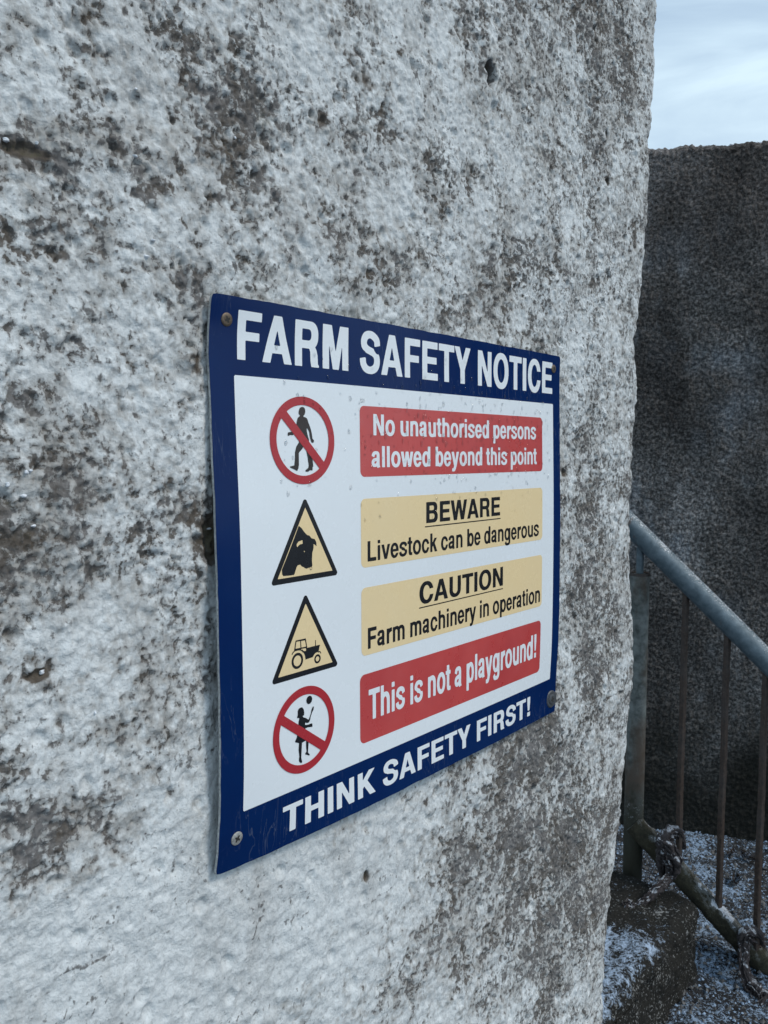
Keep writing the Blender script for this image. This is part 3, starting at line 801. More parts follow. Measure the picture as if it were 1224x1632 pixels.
def march(f, x0, y0, x1, y1, cell, merge=8):
    nx, ny = int(math.ceil((x1 - x0) / cell)) + 1, int(math.ceil((y1 - y0) / cell)) + 1
    xs = np.linspace(x0, x1, nx); ys = np.linspace(y0, y1, ny)
    X, Y = np.meshgrid(xs, ys)
    F = f(X, Y); F = np.where(np.abs(F) < 1e-7, -1e-7, F)
    ins = F < 0
    cnt = ins[:-1, :-1].astype(int) + ins[:-1, 1:] + ins[1:, 1:] + ins[1:, :-1]
    polys = []
    full = cnt == 4
    for r in range(ny - 1):
        row = full[r]
        if not row.any(): continue
        c = 0; idx = np.flatnonzero(row)
        st = idx[0]; pv = st
        runs = []
        for c in idx[1:]:
            if c != pv + 1 or c - st >= merge:
                runs.append((st, pv)); st = c
            pv = c
        runs.append((st, pv))
        for a, b in runs: polys.append([(xs[a], ys[r]), (xs[b + 1], ys[r]), (xs[b + 1], ys[r + 1]), (xs[a], ys[r + 1])])
    for r, c in zip(*np.nonzero((cnt > 0) & (cnt < 4))):
        cs = ((r, c), (r, c + 1), (r + 1, c + 1), (r + 1, c)); out = []
        for k in range(4):
            p, q = cs[k], cs[(k + 1) % 4]
            fp, fq = F[p], F[q]
            if fp < 0: out.append((xs[p[1]], ys[p[0]]))
            if (fp < 0) != (fq < 0):
                t = fp / (fp - fq)
                out.append((xs[p[1]] + t * (xs[q[1]] - xs[p[1]]), ys[p[0]] + t * (ys[q[0]] - ys[p[0]])))
        if len(out) >= 3: polys.append(out)
    return polys
def print_mesh(name, polys, mat, layer, parent=None):
    pts = np.array([p for q in polys for p in q])
    W_ = sign_pt(pts[:, 0], pts[:, 1], 0.00012 * layer)
    faces, k = [], 0
    for q in polys: faces.append(list(range(k, k + len(q)))[::-1]); k += len(q)
    me = bpy.data.meshes.new(name); me.from_pydata(W_.tolist(), [], faces); me.update()
    # make them face outwards
    if me.polygons and me.polygons[0].normal.dot(Vector(Nw)) < 0: me.flip_normals()
    return link(name, me, mat, parent or SIGN)
def shape(name, f, bb, mat, layer, cell=1.0, merge=6, parent=None):
    return print_mesh(name, march(f, *bb, cell, merge), mat, layer, parent)
def line_of_text(txt, u0, u1, vtop, vbase, track=0, bold=0):
    # the line's ink runs from u0 to u1 (fractions of the sheet), capitals from vtop to vbase
    pens, x = [], 0.0
    for ch in txt:
        if ch == ' ': x += 262; continue
        pens.append((ch, x)); x += G[ch][0] + track
    def ink(ch):
        f = G[ch][1]; X, Y = np.meshgrid(np.linspace(-20, 980, 201), np.linspace(-220, 760, 99)); i_ = f(X, Y) < 0
        c_ = np.flatnonzero(i_.any(0)); return X[0, c_[0]], X[0, c_[-1]]
    a = pens[0][1] + ink(pens[0][0])[0]; b = pens[-1][1] + ink(pens[-1][0])[1]
    a -= bold * 1.1; b += bold * 1.1
    sx = (u1 - u0) * 480 / (b - a); sy = (vbase - vtop) * 400 / 718
    cell = min(.55, max(.28, sy * 718 / 42)) / 1.0
    polys = []; cache = {}
    for ch, pen in pens:
        if ch not in cache:
            w_ = G[ch][0]
            cache[ch] = march(G[ch][1], -30, -235, w_ + 40, 760, 1, 8) if False else None
        f = G[ch][1]; w_ = G[ch][0]
        if bold:
            f = (lambda g_: (lambda X, Y: np.minimum.reduce([g_(X - bold, Y), g_(X - bold * .4, Y), g_(X + bold * .4, Y), g_(X + bold, Y)]) - bold * .12))(f)
        ox = u0 * 480 + (pen - a) * sx
        fm = (lambda f_, ox_: (lambda X, Y: f_((X - ox_) / sx, (vbase * 400 - Y) / sy) * min(sx, sy)))(f, ox)
        ylo = vbase * 400 - 745 * sy; yhi = vbase * 400 + (235 * sy if ch in 'gpy' else 22 * sy)
        polys += march(fm, ox - (12 + bold) * sx, ylo, ox + (w_ + 12 + bold) * sx, yhi, cell, 8)
    return polys
def text(name, txt, u0, u1, vt, vb, mat, layer, track=0, parent=None, bold=0):
    return print_mesh(name, line_of_text(txt, u0, u1, vt, vb, track, bold), mat, layer, parent)
def rrect(u0, v0, u1, v1, r, mat, name, layer, cell=1.0):
    x0, x1, y0, y1 = u0 * 480, u1 * 480, v0 * 400, v1 * 400
    cx, cy, hx, hy = (x0 + x1) / 2, (y0 + y1) / 2, (x1 - x0) / 2 - r, (y1 - y0) / 2 - r
    def f(X, Y):
        qx, qy = np.abs(X - cx) - hx, np.abs(Y - cy) - hy
        return np.hypot(np.maximum(qx, 0), np.maximum(qy, 0)) + np.minimum(np.maximum(qx, qy), 0) - r
    return shape(name, f, (x0 - .7, y0 - .7, x1 + .7, y1 + .7), mat, layer, cell, 6)
rrect(.0425, .134, .9675, .8995, .2, M_WHITE, 'white_panel', 1, 1.6)
text('heading_lettering', 'FARM SAFETY NOTICE', .0490, .9640, .0218, .1062, M_WHITE, 1, 22, None, 17)
text('footer_lettering', 'THINK SAFETY FIRST!', .1217, .8765, .9240, .9755, M_WHITE, 1, 30, None, 17)
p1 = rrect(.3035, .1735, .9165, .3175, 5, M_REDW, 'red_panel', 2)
text('lettering', 'No unauthorised persons', .3375, .8880, .1890, .2325, M_WHITE, 3, 14, None, 15)
text('lettering', 'allowed beyond this point', .3320, .8905, .2548, .2985, M_WHITE, 3, 14, None, 15)
rrect(.3035, .3620, .9160, .5027, 5, M_YEL, 'yellow_panel', 2)
text('lettering', 'BEWARE', .4845, .7390, .3785, .4250, M_BLK, 3, 14, None, 13)
shape('underline', box(.480*480, 172.7, .7412*480, 173.7), (.48*480-1, 172, .7412*480+1, 174.4), M_BLK, 3, .5, 12)
text('lettering', 'Livestock can be dangerous', .3200, .9000, .4495, .4912, M_BLK, 3, 6, None, 8)
rrect(.3035, .5440, .9160, .6840, 5, M_YEL, 'yellow_panel', 2)
text('lettering', 'CAUTION', .4640, .7515, .5563, .6040, M_BLK, 3, 14, None, 13)
shape('underline', box(.4628*480, 244.3, .7518*480, 245.3), (.4628*480-1, 243.6, .7518*480+1, 246), M_BLK, 3, .5, 12)
text('lettering', 'Farm machinery in operation', .3200, .9080, .6285, .6718, M_BLK, 3, 6, None, 8)
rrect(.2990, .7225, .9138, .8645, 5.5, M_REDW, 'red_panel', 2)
text('lettering', 'This is not a playground!', .3210, .8950, .7573, .8208, M_WHITE, 3, 12, None, 14)
def circle_sign(cx, cy, r, w_, band, name):
    bd = poly(band)
    f = U(lambda X, Y: np.abs(np.hypot(X - cx, Y - cy) - (r - w_ / 2)) - w_ / 2, I(bd, sup(cx, cy, r - .5, r - .5)))
    return shape(name, f, (cx - r - 1, cy - r - 1, cx + r + 1, cy + r + 1), M_RED, 4, .5, 8)
circle_sign(83.2, 98.2, 32.8, 6.3, [(65.3, 75.1), (106.6, 116.9), (101.8, 121.8), (60.0, 80.1)], 'prohibition_ring')
circle_sign(80.2, 316.4, 32.6, 6.2, [(55.5, 298.4), (106.5, 334.6), (101.2, 339.7), (52.1, 304.3)], 'prohibition_ring')
def smoothed(P): 
    Q = smooth_path(list(P) + [P[0]], 4); return poly(Q[:-1])
man_torso = [(79.9,80.2),(77.9,81.9),(76.7,86.2),(76.2,89.9),(77.8,97.4),(86.8,100.5),(89.1,98.3),(88.1,95.1),(87.1,91.3),(87.2,88.9),(89.4,91.8),(89.9,95.1),(90.9,98.0),(91.9,99.7),(93.7,99.6),(94.1,98.0),(92.7,96.7),(92.3,93.9),(91.2,89.6),(89.1,85.3),(87.4,81.6),(84.1,80.4),(84.0,79.7),(85.3,78.4),(85.8,76.3),(85.2,74.0),(83.2,73.1),(80.7,73.8),(79.4,76.0),(79.2,78.4),(80.5,79.7)]
man_arm = [(76.7,85.7),(74.4,90.0),(71.5,91.9),(68.0,92.5),(67.7,94.6),(68.6,95.1),(70.0,94.3),(72.5,94.5),(75.4,93.2),(78.3,92.0)]
man_leg = [(77.8,97.4),(78.8,99.5),(76.1,102.7),(74.5,107.0),(74.1,113.4),(73.4,116.9),(69.1,117.5),(69.4,118.4),(73.3,119.8),(76.2,121.0),(77.3,119.3),(78.1,116.6),(78.3,107.5),(81.5,104.9),(83.8,102.2),(86.8,99.4)]
man_leg2 = [(83.9,98.4),(85.9,105.9),(87.2,110.8),(88.1,116.8),(87.6,118.9),(84.6,120.5),(84.6,121.6),(87.5,121.7),(89.4,120.6),(92.0,120.9),(92.1,118.2),(92.9,117.9),(92.3,112.4),(91.1,105.9),(88.7,98.3)]
shape('walking_figure', U(smoothed(man_torso), poly(man_arm), poly(man_leg), poly(man_leg2)), (66, 71, 96, 123), M_MAN, 3, .35, 8)
girl = [(75.4,298.7),(77.5,298.8),(79.1,300.6),(79.7,303.3),(79.5,305.3),(78.1,305.7),(78.4,306.6),(81.6,308.1),(84.1,310.0),(85.2,308.7),(86.7,306.0),(87.5,303.1),(88.9,301.1),(90.1,301.3),(89.6,303.6),(88.1,305.3),(86.6,308.1),(85.9,310.4),(84.8,312.1),(83.0,312.2),(80.7,311.3),(80.5,312.1),(80.5,313.1),(84.4,313.8),(85.9,313.5),(88.2,313.8),(88.4,316.5),(85.8,316.0),(83.0,315.6),(80.8,315.8),(80.1,316.6),(82.2,318.7),(81.5,325.2),(77.2,325.8),(73.7,325.1),(70.3,323.6),(69.9,322.8),(71.7,320.5),(72.4,318.1),(73.5,311.8),(73.5,309.8),(74.6,306.1),(72.5,306.0),(72.2,304.9),(72.9,303.6),(72.9,300.6),(74.0,299.1)]
girl_leg = [(74.1,324.4),(77.2,325.0),(76.7,332.0),(76.4,337.0),(77.4,340.9),(76.2,341.2),(74.5,339.8),(73.9,338.1),(74.4,335.5),(73.6,330.6)]
girl_leg2 = [(81.5,324.2),(84.3,326.0),(83.7,332.0),(83.5,335.0),(85.5,337.4),(84.7,337.8),(82.2,336.4),(80.4,335.6),(80.8,334.7),(82.0,333.8),(81.5,329.8)]
shape('playing_child_figure', U(poly(girl), poly(girl_leg), poly(girl_leg2), sup(85.2, 295.0, 3.1, 3.1)), (68, 290, 92, 343), M_BLK, 3, .35, 8)
def tri(name, P):
    P = np.array(P, float); c = P.mean(0)
    inner = poly(P); big = poly(c + (P - c) * (1 + 2.0 / (np.linalg.norm(P[0] - P[1]) / (2 * math.sqrt(3)))))
    x0, y0 = P.min(0) - 8; x1, y1 = P.max(0) + 8
    shape(name, lambda X, Y: big(X, Y) - 2.1, (x0, y0, x1, y1), M_BLK, 2, .5, 8)
    shape('yellow_triangle', inner, (x0, y0, x1, y1), M_YEL, 3, .6, 6)
tri('warning_triangle', [(83.3, 148.6), (111.9, 199.2), (54.2, 199.4)])
tri('warning_triangle', [(82.4, 221.0), (111.2, 271.2), (53.4, 271.3)])
bull = [(76.2,161.9),(79.0,163.7),(81.8,166.9),(84.7,169.4),(87.2,170.0),(89.1,172.1),(92.7,173.1),(94.3,175.4),(94.6,178.6),(91.4,176.5),(91.3,179.8),(89.9,183.4),(89.5,189.0),(89.8,193.3),(87.5,194.2),(86.1,194.3),(83.5,194.7),(81.6,194.0),(81.0,193.3),(78.8,192.6),(77.2,191.0),(74.6,191.2),(73.3,192.5),(72.0,195.5),(70.7,198.0),(65.1,197.9),(59.9,197.6),(58.7,196.3),(58.5,192.7),(64.2,183.3),(68.7,175.5)]
horn = [(73.7,175.5),(75.6,173.6),(79.8,172.7),(80.0,175.6),(77.5,175.8),(75.9,176.4),(74.3,177.8),(73.7,176.4)]
ring_ = lambda X, Y: np.abs(np.hypot((X - 88.3) / .85, (Y - 194.9)) - 1.25) - .22
shape('bull_head', U(D(poly(bull), poly(horn), sup(81.6, 181.5, .45, .6)), ring_), (56, 160, 97, 199.2), M_BLK, 4, .32, 8)
tr = dict(roof=[(71.3,247.2),(81.9,247.3),(82.3,248.8),(71.5,248.1)], p1=[(71.2,247.7),(72.2,248.0),(71.0,253.9),(69.7,255.2),(69.9,253.7)],
          base=[(70.0,253.2),(76.8,253.5),(83.3,253.6),(83.3,254.8),(78.2,254.5),(75.4,254.7),(69.5,254.9)], p2=[(76.1,248.1),(77.0,248.2),(77.3,253.8),(76.4,253.7)],
          p3=[(81.1,247.9),(82.2,248.1),(83.4,254.4),(82.5,254.2)], exh=[(92.1,250.5),(92.7,250.5),(92.9,255.3),(92.0,255.3)])
body = [(82.7,254.8),(91.0,254.8),(97.2,254.9),(95.6,260.0),(92.3,260.3),(90.5,261.6),(89.4,263.0),(81.5,263.4),(81.0,260.3),(79.5,257.5),(77.3,255.1)]
win = [(78.0,255.0),(82.3,255.0),(82.2,256.9),(79.9,256.7)]
anw = lambda cx, cy, a, b: (lambda X, Y: np.abs(np.hypot(X - cx, Y - cy) - (a + b) / 2) - (a - b) / 2)
shape('tractor_symbol', U(*[poly(p) for p in tr.values()], D(poly(body), poly(win)), anw(73.0, 262.7, 6.0, 4.0), anw(94.4, 265.3, 3.5, 1.95),
      stroke([(67.4,257.0),(68.8,255.5),(71.2,254.6),(75.4,254.8),(77.8,255.9),(79.5,257.5)], .9, .9), stroke([(95.0,260.2),(97.2,260.3),(98.2,261.9)], .8, .8)), (65, 245, 100, 270), M_BLK, 4, .28, 8)

# --- screws
def frame_at(U_, V_):
    p = Vector(sign_pt(float(U_), float(V_))); dx = Vector(sign_pt(U_ + 2., float(V_))) - p; dy = Vector(sign_pt(float(U_), V_ + 2.)) - p
    dx.normalize(); n_ = Vector(Nw); n_ = dx.cross(dy).normalized()
    if n_.dot(Vector(Nw)) < 0: n_.negate()
    dy = n_.cross(dx)
    return p, dx, dy, n_
def screw(U_, V_, r, mat, rot, washer=0, tilt=0.0):
    p, dx, dy, n_ = frame_at(U_, V_)
    if tilt: 
        q = Matrix.Rotation(tilt, 3, dy); dx, n_ = q @ dx, q @ n_
    P3 = lambda x, y, z: p + dx * x + dy * y + n_ * z
    base = .0016 if washer else 0.0
    if washer:
        bm = bmesh.new()
        prof = [(washer * .98, 0), (washer, .0006), (washer * .9, .0016), (r * .6, .0018)]
        lathe(bm, P3, prof, 40, p)
        wo = bm_link('washer', bm, mat, SIGN, True)
    bm = bmesh.new()
    h = .0011
    prof = [(r, base + .0001), (r, base + h * .45), (r * .86, base + h * .85), (r * .55, base + h), (r * .45, base + h * 1.0)]
    prof += [(0.0001, base + h)]
    lathe(bm, P3, prof, 40, p)
    so = bm_link('screw', bm, mat, SIGN, True)
    bm = bmesh.new()
    a, b = r * .52, r * .13
    star = []
    for k in range(4):
        an = rot + k * math.pi / 2
        star += [(an - .25, math.hypot(a, b)), (an + .25, math.hypot(a, b)), (an + math.pi / 4, b * 1.9)]
    top = [bm.verts.new(P3(rr * math.cos(an), rr * math.sin(an), base + h + .00012)) for an, rr in star]
    bm.faces.new(top)
    f = bm.faces[:] if False else None
    bm_link('recess', bm, M_SCREWD, so)
def lathe(bm, P3, prof, seg, p):
    rings = [[bm.verts.new(P3(rr * math.cos(2 * math.pi * k / seg), rr * math.sin(2 * math.pi * k / seg), z)) for k in range(seg)] for rr, z in prof]
    for a, b in zip(rings[:-1], rings[1:]):
        for k in range(seg): bm.faces.new((a[k], a[(k + 1) % seg], b[(k + 1) % seg], b[k]))
M_SCREWG = simple('dull_zinc', (0.085, 0.092, 0.10), 0.5, 0.4, 700, 0.4)
M_SCREWB = simple('bronzed_screw', (0.15, 0.115, 0.085), 0.5, 0.5, 700, 0.4)
screw(13.8, 16.4, .0046, M_SCREWB, .4)
screw(465.3, 15.0, .0046, M_SCREWB, .9)
screw(15.5, 377.4, .0049, M_SCREW, 1.0)
screw(468.6, 383.6, .0058, M_SCREWG, .2, .0098, -.12)

# --- dew drops on the print
bm = bmesh.new()
rd = random.Random(9)
def drop(u_, v_, r, el):
    p, dx, dy, n_ = frame_at(u_, v_)
    lays = []
    for q, hh in ((1.0, 0.0), (.82, .30), (.5, .48)):
        lays.append([bm.verts.new(p + n_ * (.0004 + r * hh * .8) + dx * (r * q * math.cos(t * math.pi / 4)) + dy * (r * q * el * math.sin(t * math.pi / 4))) for t in range(8)])
    for a, b in zip(lays[:-1], lays[1:]):
        for k in range(8): bm.faces.new((a[k], a[(k + 1) % 8], b[(k + 1) % 8], b[k]))
    bm.faces.new(lays[-1])
n_d = 0
while n_d < 520:
    u_ = rd.uniform(20, 470); v_ = rd.uniform(20, 170)
    pr = math.exp(-((u_ - 300) / 130) ** 2) * math.exp(-((v_ - 90) / 46) ** 2) + .03
    if rd.random() > pr: continue
    drop(u_, v_, rd.choice((.0006, .0008, .0010, .0013)) * rd.uniform(.7, 1.25), rd.uniform(1.0, 2.0)); n_d += 1
dd = bm_link('water_drops', bm, M_WATER, None, True)
tag(dd, 'fine dew drops on the upper right part of the printed sign', 'water drops', kind='stuff')

# ------------------------------------------------------------------ GROUND
gx = spaced([(-6, -.2, .6, .02), (-.2, 2.2, .007, .007), (2.2, 8, .02, .6)])
gy = spaced([(-6, .9, .6, .02), (.9, 2.8, .007, .007), (2.8, 6, .02, .6)])
GX, GY = np.meshgrid(gx, gy)
inn = sstep(-.5, 0, GX) * sstep(2.6, 2.2, GX) * sstep(.5, 1.0, GY) * sstep(3.3, 2.8, GY)
w1, i1_ = worley(GX, GY, .022, 3); w2, i2_ = worley(GX, GY, .012, 4)
gz = .010 * perlin(GX / .35, GY / .35, 2) + inn * (.007 * perlin(GX / .08, GY / .08, 5) + .006 * sstep(.5, .1, w1) * i1_ + .004 * sstep(.5, .1, w2) * i2_ + .003 * perlin(GX / .018, GY / .018, 6))
fr = .10 * perlin(GX / .16, GY / .16, 8) + .07
me = mesh_np('ground', np.stack([GX, GY, gz], -1).reshape(-1, 3), grid_quads(len(gy), len(gx)), dict(frost=fr))
tag(link('ground', me, M_GROUND, smooth=True), kind='structure')
bm = bmesh.new()
vs = [bm.verts.new(v) for v in ((-400, -400, -.03), (400, -400, -.03), (400, 400, -.03), (-400, 400, -.03))]
bm.faces.new(vs)
tag(bm_link('yard', bm, M_FAR), kind='structure')

# frost and grit lying loose
bm = bmesh.new(); bm2 = bmesh.new()
rg = random.Random(3)
def chip(bm_, c, r):
    ang = rg.uniform(0, 6.28)
    vs_ = []
    for k in range(4):
        t = ang + k * math.pi / 2 + rg.uniform(-.4, .4)
        vs_.append(bm_.verts.new((c[0] + r * math.cos(t) * rg.uniform(.6, 1.2), c[1] + r * math.sin(t) * rg.uniform(.6, 1.2), c[2] - r * .2)))
    tp = bm_.verts.new((c[0] + rg.uniform(-.3, .3) * r, c[1] + rg.uniform(-.3, .3) * r, c[2] + r * rg.uniform(.4, .9)))
    for k in range(4): bm_.faces.new((vs_[k], vs_[(k + 1) % 4], tp))
def gheight(x, y):
    i = int(np.clip(np.searchsorted(gy, y), 0, len(gy) - 1)); j = int(np.clip(np.searchsorted(gx, x), 0, len(gx) - 1)); return gz[i, j]
for k in range(11000):
    x = rg.uniform(.25, 1.5); y = rg.uniform(1.1, 2.45)
    z = gheight(x, y)
    if rg.random() < .55: chip(bm, (x, y, z + .001), rg.uniform(.0018, .0050))
    else: chip(bm2, (x, y, z + .001), rg.uniform(.003, .008))
M_FROSTC = simple('frost_crumb', (0.32, 0.43, 0.58), 0.8, 0, 300, 0.15)
tag(bm_link('frost_crumbs', bm, M_FROSTC), 'thin broken frost lying over the gravelly ground by the railing', 'frost', kind='stuff')
tag(bm_link('gravel', bm2, M_GRIT), 'dark loose gravel on the ground beside the railing', 'gravel', kind='stuff')

# ------------------------------------------------------------------ BOUNDARY WALL (dark roughcast)
P0 = Vector((0.90, 2.372, 0)); ang = R(-15)
dW = Vector((math.cos(ang), math.sin(ang), 0)); nW = Vector((math.sin(ang), -math.cos(ang), 0))      # nW faces the camera
s_ = spaced([(-1.6, -.25, .06, .01), (-.25, .75, .0036, .0036), (.75, 3.2, .01, .08)])
t_ = spaced([(-.1, .0, .02, .005), (.0, 1.95, .0042, .0042)])
Sx, Tz = np.meshgrid(s_, t_)
TOPH = 0.893 + 1.15 - .034
toph = TOPH - .018 * Sx + .006 * perlin(Sx / .16, Sx * 0, 3) + .0035 * perlin(Sx / .035, Sx * 0, 4) + .004 * perlin(Sx / .012, Sx * 0, 5)
Tz = Tz / 1.95 * (toph - .02)
w1, i1_ = worley(Sx, Tz, .012, 2); w2, i2_ = worley(Sx, Tz, .021, 6)
inn = sstep(-.35, -.2, Sx) * sstep(.9, .7, Sx)
hz = 6 * perlin(Sx / .28, Tz / .28, 1) + 3.5 * perlin(Sx / .09, Tz / .09, 2) + inn * (5.0 * sstep(.55, .08, w1) * (.4 + .6 * i1_) + 3.5 * sstep(.5, .1, w2) * i2_ + 2.2 * perlin(Sx / .008, Tz / .008, 3))
lich = .22 + .5 * fbm(Sx, Tz, .30, 4, 12, .6) - .5 * sstep(1.75, 1.95, Tz)
# pale blue-grey blotches where the photograph has them
for px, py, r, k in ((1180, 640, 45, .35), (1130, 560, 34, .28), (1150, 690, 40, .28), (1125, 350, 40, .22), (1070, 400, 34, .18), (1205, 600, 30, .22), (1070, 640, 24, .15), (1160, 340, 30, .2), (1200, 780, 30, .14)):
    X_ = at(px, py, 1.0) - camo.location; tt = (P0 - camo.location).dot(nW) / X_.dot(nW); Q_ = camo.location + X_ * tt
    a_ = (Q_ - P0).dot(dW); rr = r * tt / FPX
    lich = lich + k * np.exp(-((Sx - a_) / rr) ** 2 - ((Tz - Q_.z) / (rr * 1.5)) ** 2)
base_dark = np.clip(sstep(.50, .12, Tz + .10 * perlin(Sx / .12, Tz / .12, 9) + .04 * perlin(Sx / .03, Tz / .03, 10)) * .9, 0, 1)  # wall colour drops to near black towards the foot, ragged upper edge
topm = sstep(1.45, 1.85, Tz + .12 * perlin(Sx / .2, Tz / .12, 15))
Vv_ = np.array(P0)[None, None] + Sx[..., None] * np.array(dW) + Tz[..., None] * np.array([0, 0, 1.]) + (hz * 1e-3)[..., None] * np.array(nW)
# rounded cap rows going over the top
capd = np.array([0.004, .012, .022, .035, .05, .07, .10, .14, .18, .22, .24])
capz = np.array([.006, .013, .017, .020, .021, .022, .023, .022, .018, .010, -.05])
cap = []
for d_, z_ in zip(capd, capz):
    c_ = Vv_[-1].copy(); c_ = c_ - d_ * np.array(nW)[None] + np.stack([0 * s_, 0 * s_, z_ + .004 * perlin(s_ / .03, s_ * 0 + d_ / .03, 7) + .003 * perlin(s_ / .011, s_ * 0 + d_ / .01, 8)], -1)
    cap.append(c_)
bk = Vv_[0].copy() - .24 * np.array(nW)[None]
VV = np.concatenate([Vv_, np.array(cap), bk[None]], 0)
ext = lambda A_, v: np.concatenate([A_, np.full((len(cap) + 1, len(s_)), v)], 0)
me = mesh_np('boundary_wall', VV.reshape(-1, 3), grid_quads(VV.shape[0], len(s_), False), dict(lichen=ext(lich, -.2), base_dark=ext(base_dark, 0), top=ext(topm, 1)))
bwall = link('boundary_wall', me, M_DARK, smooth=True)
tag(bwall, 'dark grey roughcast boundary wall standing behind the metal railing', 'wall')
# frost clinging to the top edge
bm = bmesh.new()
for k in range(46):
    sx = rs.choice((rs.uniform(.15, .33), rs.uniform(-.1, .4), rs.uniform(.22, .32)))
    j = int(np.searchsorted(s_, sx)); c_ = Vv_[-1][j]
    crumb(bm, (c_[0] - .02 * nW.x, c_[1] - .02 * nW.y, c_[2] + .014), rs.uniform(.002, .0065), .6)
o_ = bm_link('frost_cap', bm, M_SNOW, bwall, True); o_['kind'] = 'stuff'

# ------------------------------------------------------------------ CONCRETE PLINTH
uw_ = Vector((EUw[0], EUw[1], 0)).normalized()                # along the whitewashed wall
nw_ = Vector((uw_.y, -uw_.x, 0))                              # out of it
front_r = at(1113, 1550, 1.80); front_r.z = 0
PL, PD, PH = 0.60, 0.40, 0.158
nL, nD, nH = 150, 90, 60
def plinth():
    # profile (distance back from the front face, height) running up the front, over the top, down the back
    prof = [(0.0, z) for z in np.linspace(-.05, PH - .03, 52)]
    prof += [(.03 - .03 * math.cos(t), PH - .03 + .03 * math.sin(t)) for t in np.linspace(0, math.pi / 2, 12)[1:]]
    prof += [(d, PH) for d in np.linspace(.03, PD, 84)[1:]]
    prof += [(PD, z) for z in np.linspace(PH, -.05, 12)[1:]]
    prof = np.array(prof)
    ss = np.concatenate([-np.linspace(PL, 0.0, 150)])          # along, 0 = right end
    Sg, Kg = np.meshgrid(ss, np.arange(len(prof)))
    Dg, Zg = prof[Kg, 0], prof[Kg, 1]
    # weathered, rounded right end
    arcl = np.cumsum(np.concatenate([[0], np.hypot(*np.diff(prof, axis=0).T)]))[Kg]
    w1, i1 = worley(Sg, arcl, .016, 21)
    n_ = .010 * perlin(Sg / .10, arcl / .10, 22) + .005 * perlin(Sg / .035, arcl / .035, 23) + .0035 * sstep(.5, .1, w1) * i1 + .002 * perlin(Sg / .009, arcl / .009, 24)
    tn = np.gradient(prof, axis=0); tn /= np.linalg.norm(tn, axis=1)[:, None]
    nd, nz_ = -tn[:, 1], tn[:, 0]                               # outward in (d, z)
    Dd = Dg + nd[Kg] * n_; Zz = Zg + nz_[Kg] * n_
    # the top sags towards the whitewashed wall, with rubble and earth
    Zz = Zz + np.where(Zg > PH - .04, -.02 * sstep(-.15, -.5, Sg) * (1 - Dg / PD), 0)
    rr = .025; k = np.clip((Sg + rr) / rr, 0, 1); Dd = Dd + rr * (1 - np.sqrt(1 - k ** 2)) * (Dg < .2)
    base = np.array(front_r)
    P = base[None, None] + Sg[..., None] * np.array(uw_) - Dd[..., None] * np.array(nw_) + Zz[..., None] * np.array([0, 0, 1.])
    up = nz_[Kg]
    fr = -.20 + .24 * up + .16 * up * sstep(-.10, -.30, Sg) - .06 * up * sstep(.20, .34, Dg) + .05 * perlin(Sg / .07, arcl / .07, 25) - .10 * sstep(-.05, 0, Sg) - .06 * sstep(-.30,-.05, Sg) * up + .09 * perlin(Sg / .02, arcl / .02, 28)
    # end face closing the right end: grid from front to back
    nP = len(prof)
    V_ = P.reshape(-1, 3); Q_ = grid_quads(nP, len(ss))
    nS = len(ss)
    endv, endf, fre = [], [], []
    m_ = 22
    prev = None
    idx = np.array([r * nS + nS - 1 for r in range(nP)])
    Pe = P[:, -1]
    c0 = np.array([base - np.array(nw_) * PD * .5 + np.array([0, 0, PH * .4])])[0]
    rings = []
    for q in range(1, m_ + 1):
        f_ = 1 - q / m_
        ring = c0 + (Pe - c0) * max(f_, .001)
        disp = .006 * perlin(ring[:, 1] / .03, ring[:, 2] / .03, 26) + .003 * perlin(ring[:, 1] / .008, ring[:, 2] / .008, 27)
        rings.append(ring + (disp + .004)[:, None] * np.array(uw_))
    V_ = np.concatenate([V_] + rings)
    last = idx
    qs = []
    for q in range(m_):
        cur = nP * nS + q * nP + np.arange(nP)
        qs.append(np.stack([last[:-1], cur[:-1], cur[1:], last[1:]], -1)); last = cur
    Q_ = np.concatenate([Q_[:, ::-1]] + [q[:, ::-1] for q in qs])
    fr = np.concatenate([fr.ravel(), np.full(m_ * nP, -.22)])
    me = mesh_np('concrete_plinth', V_, Q_, dict(frost=fr))
    return me
pl = link('concrete_plinth', plinth(), M_PLINTH, smooth=True)
tag(pl, 'low mossy concrete plinth dusted with frost at the foot of the railing post', 'plinth')

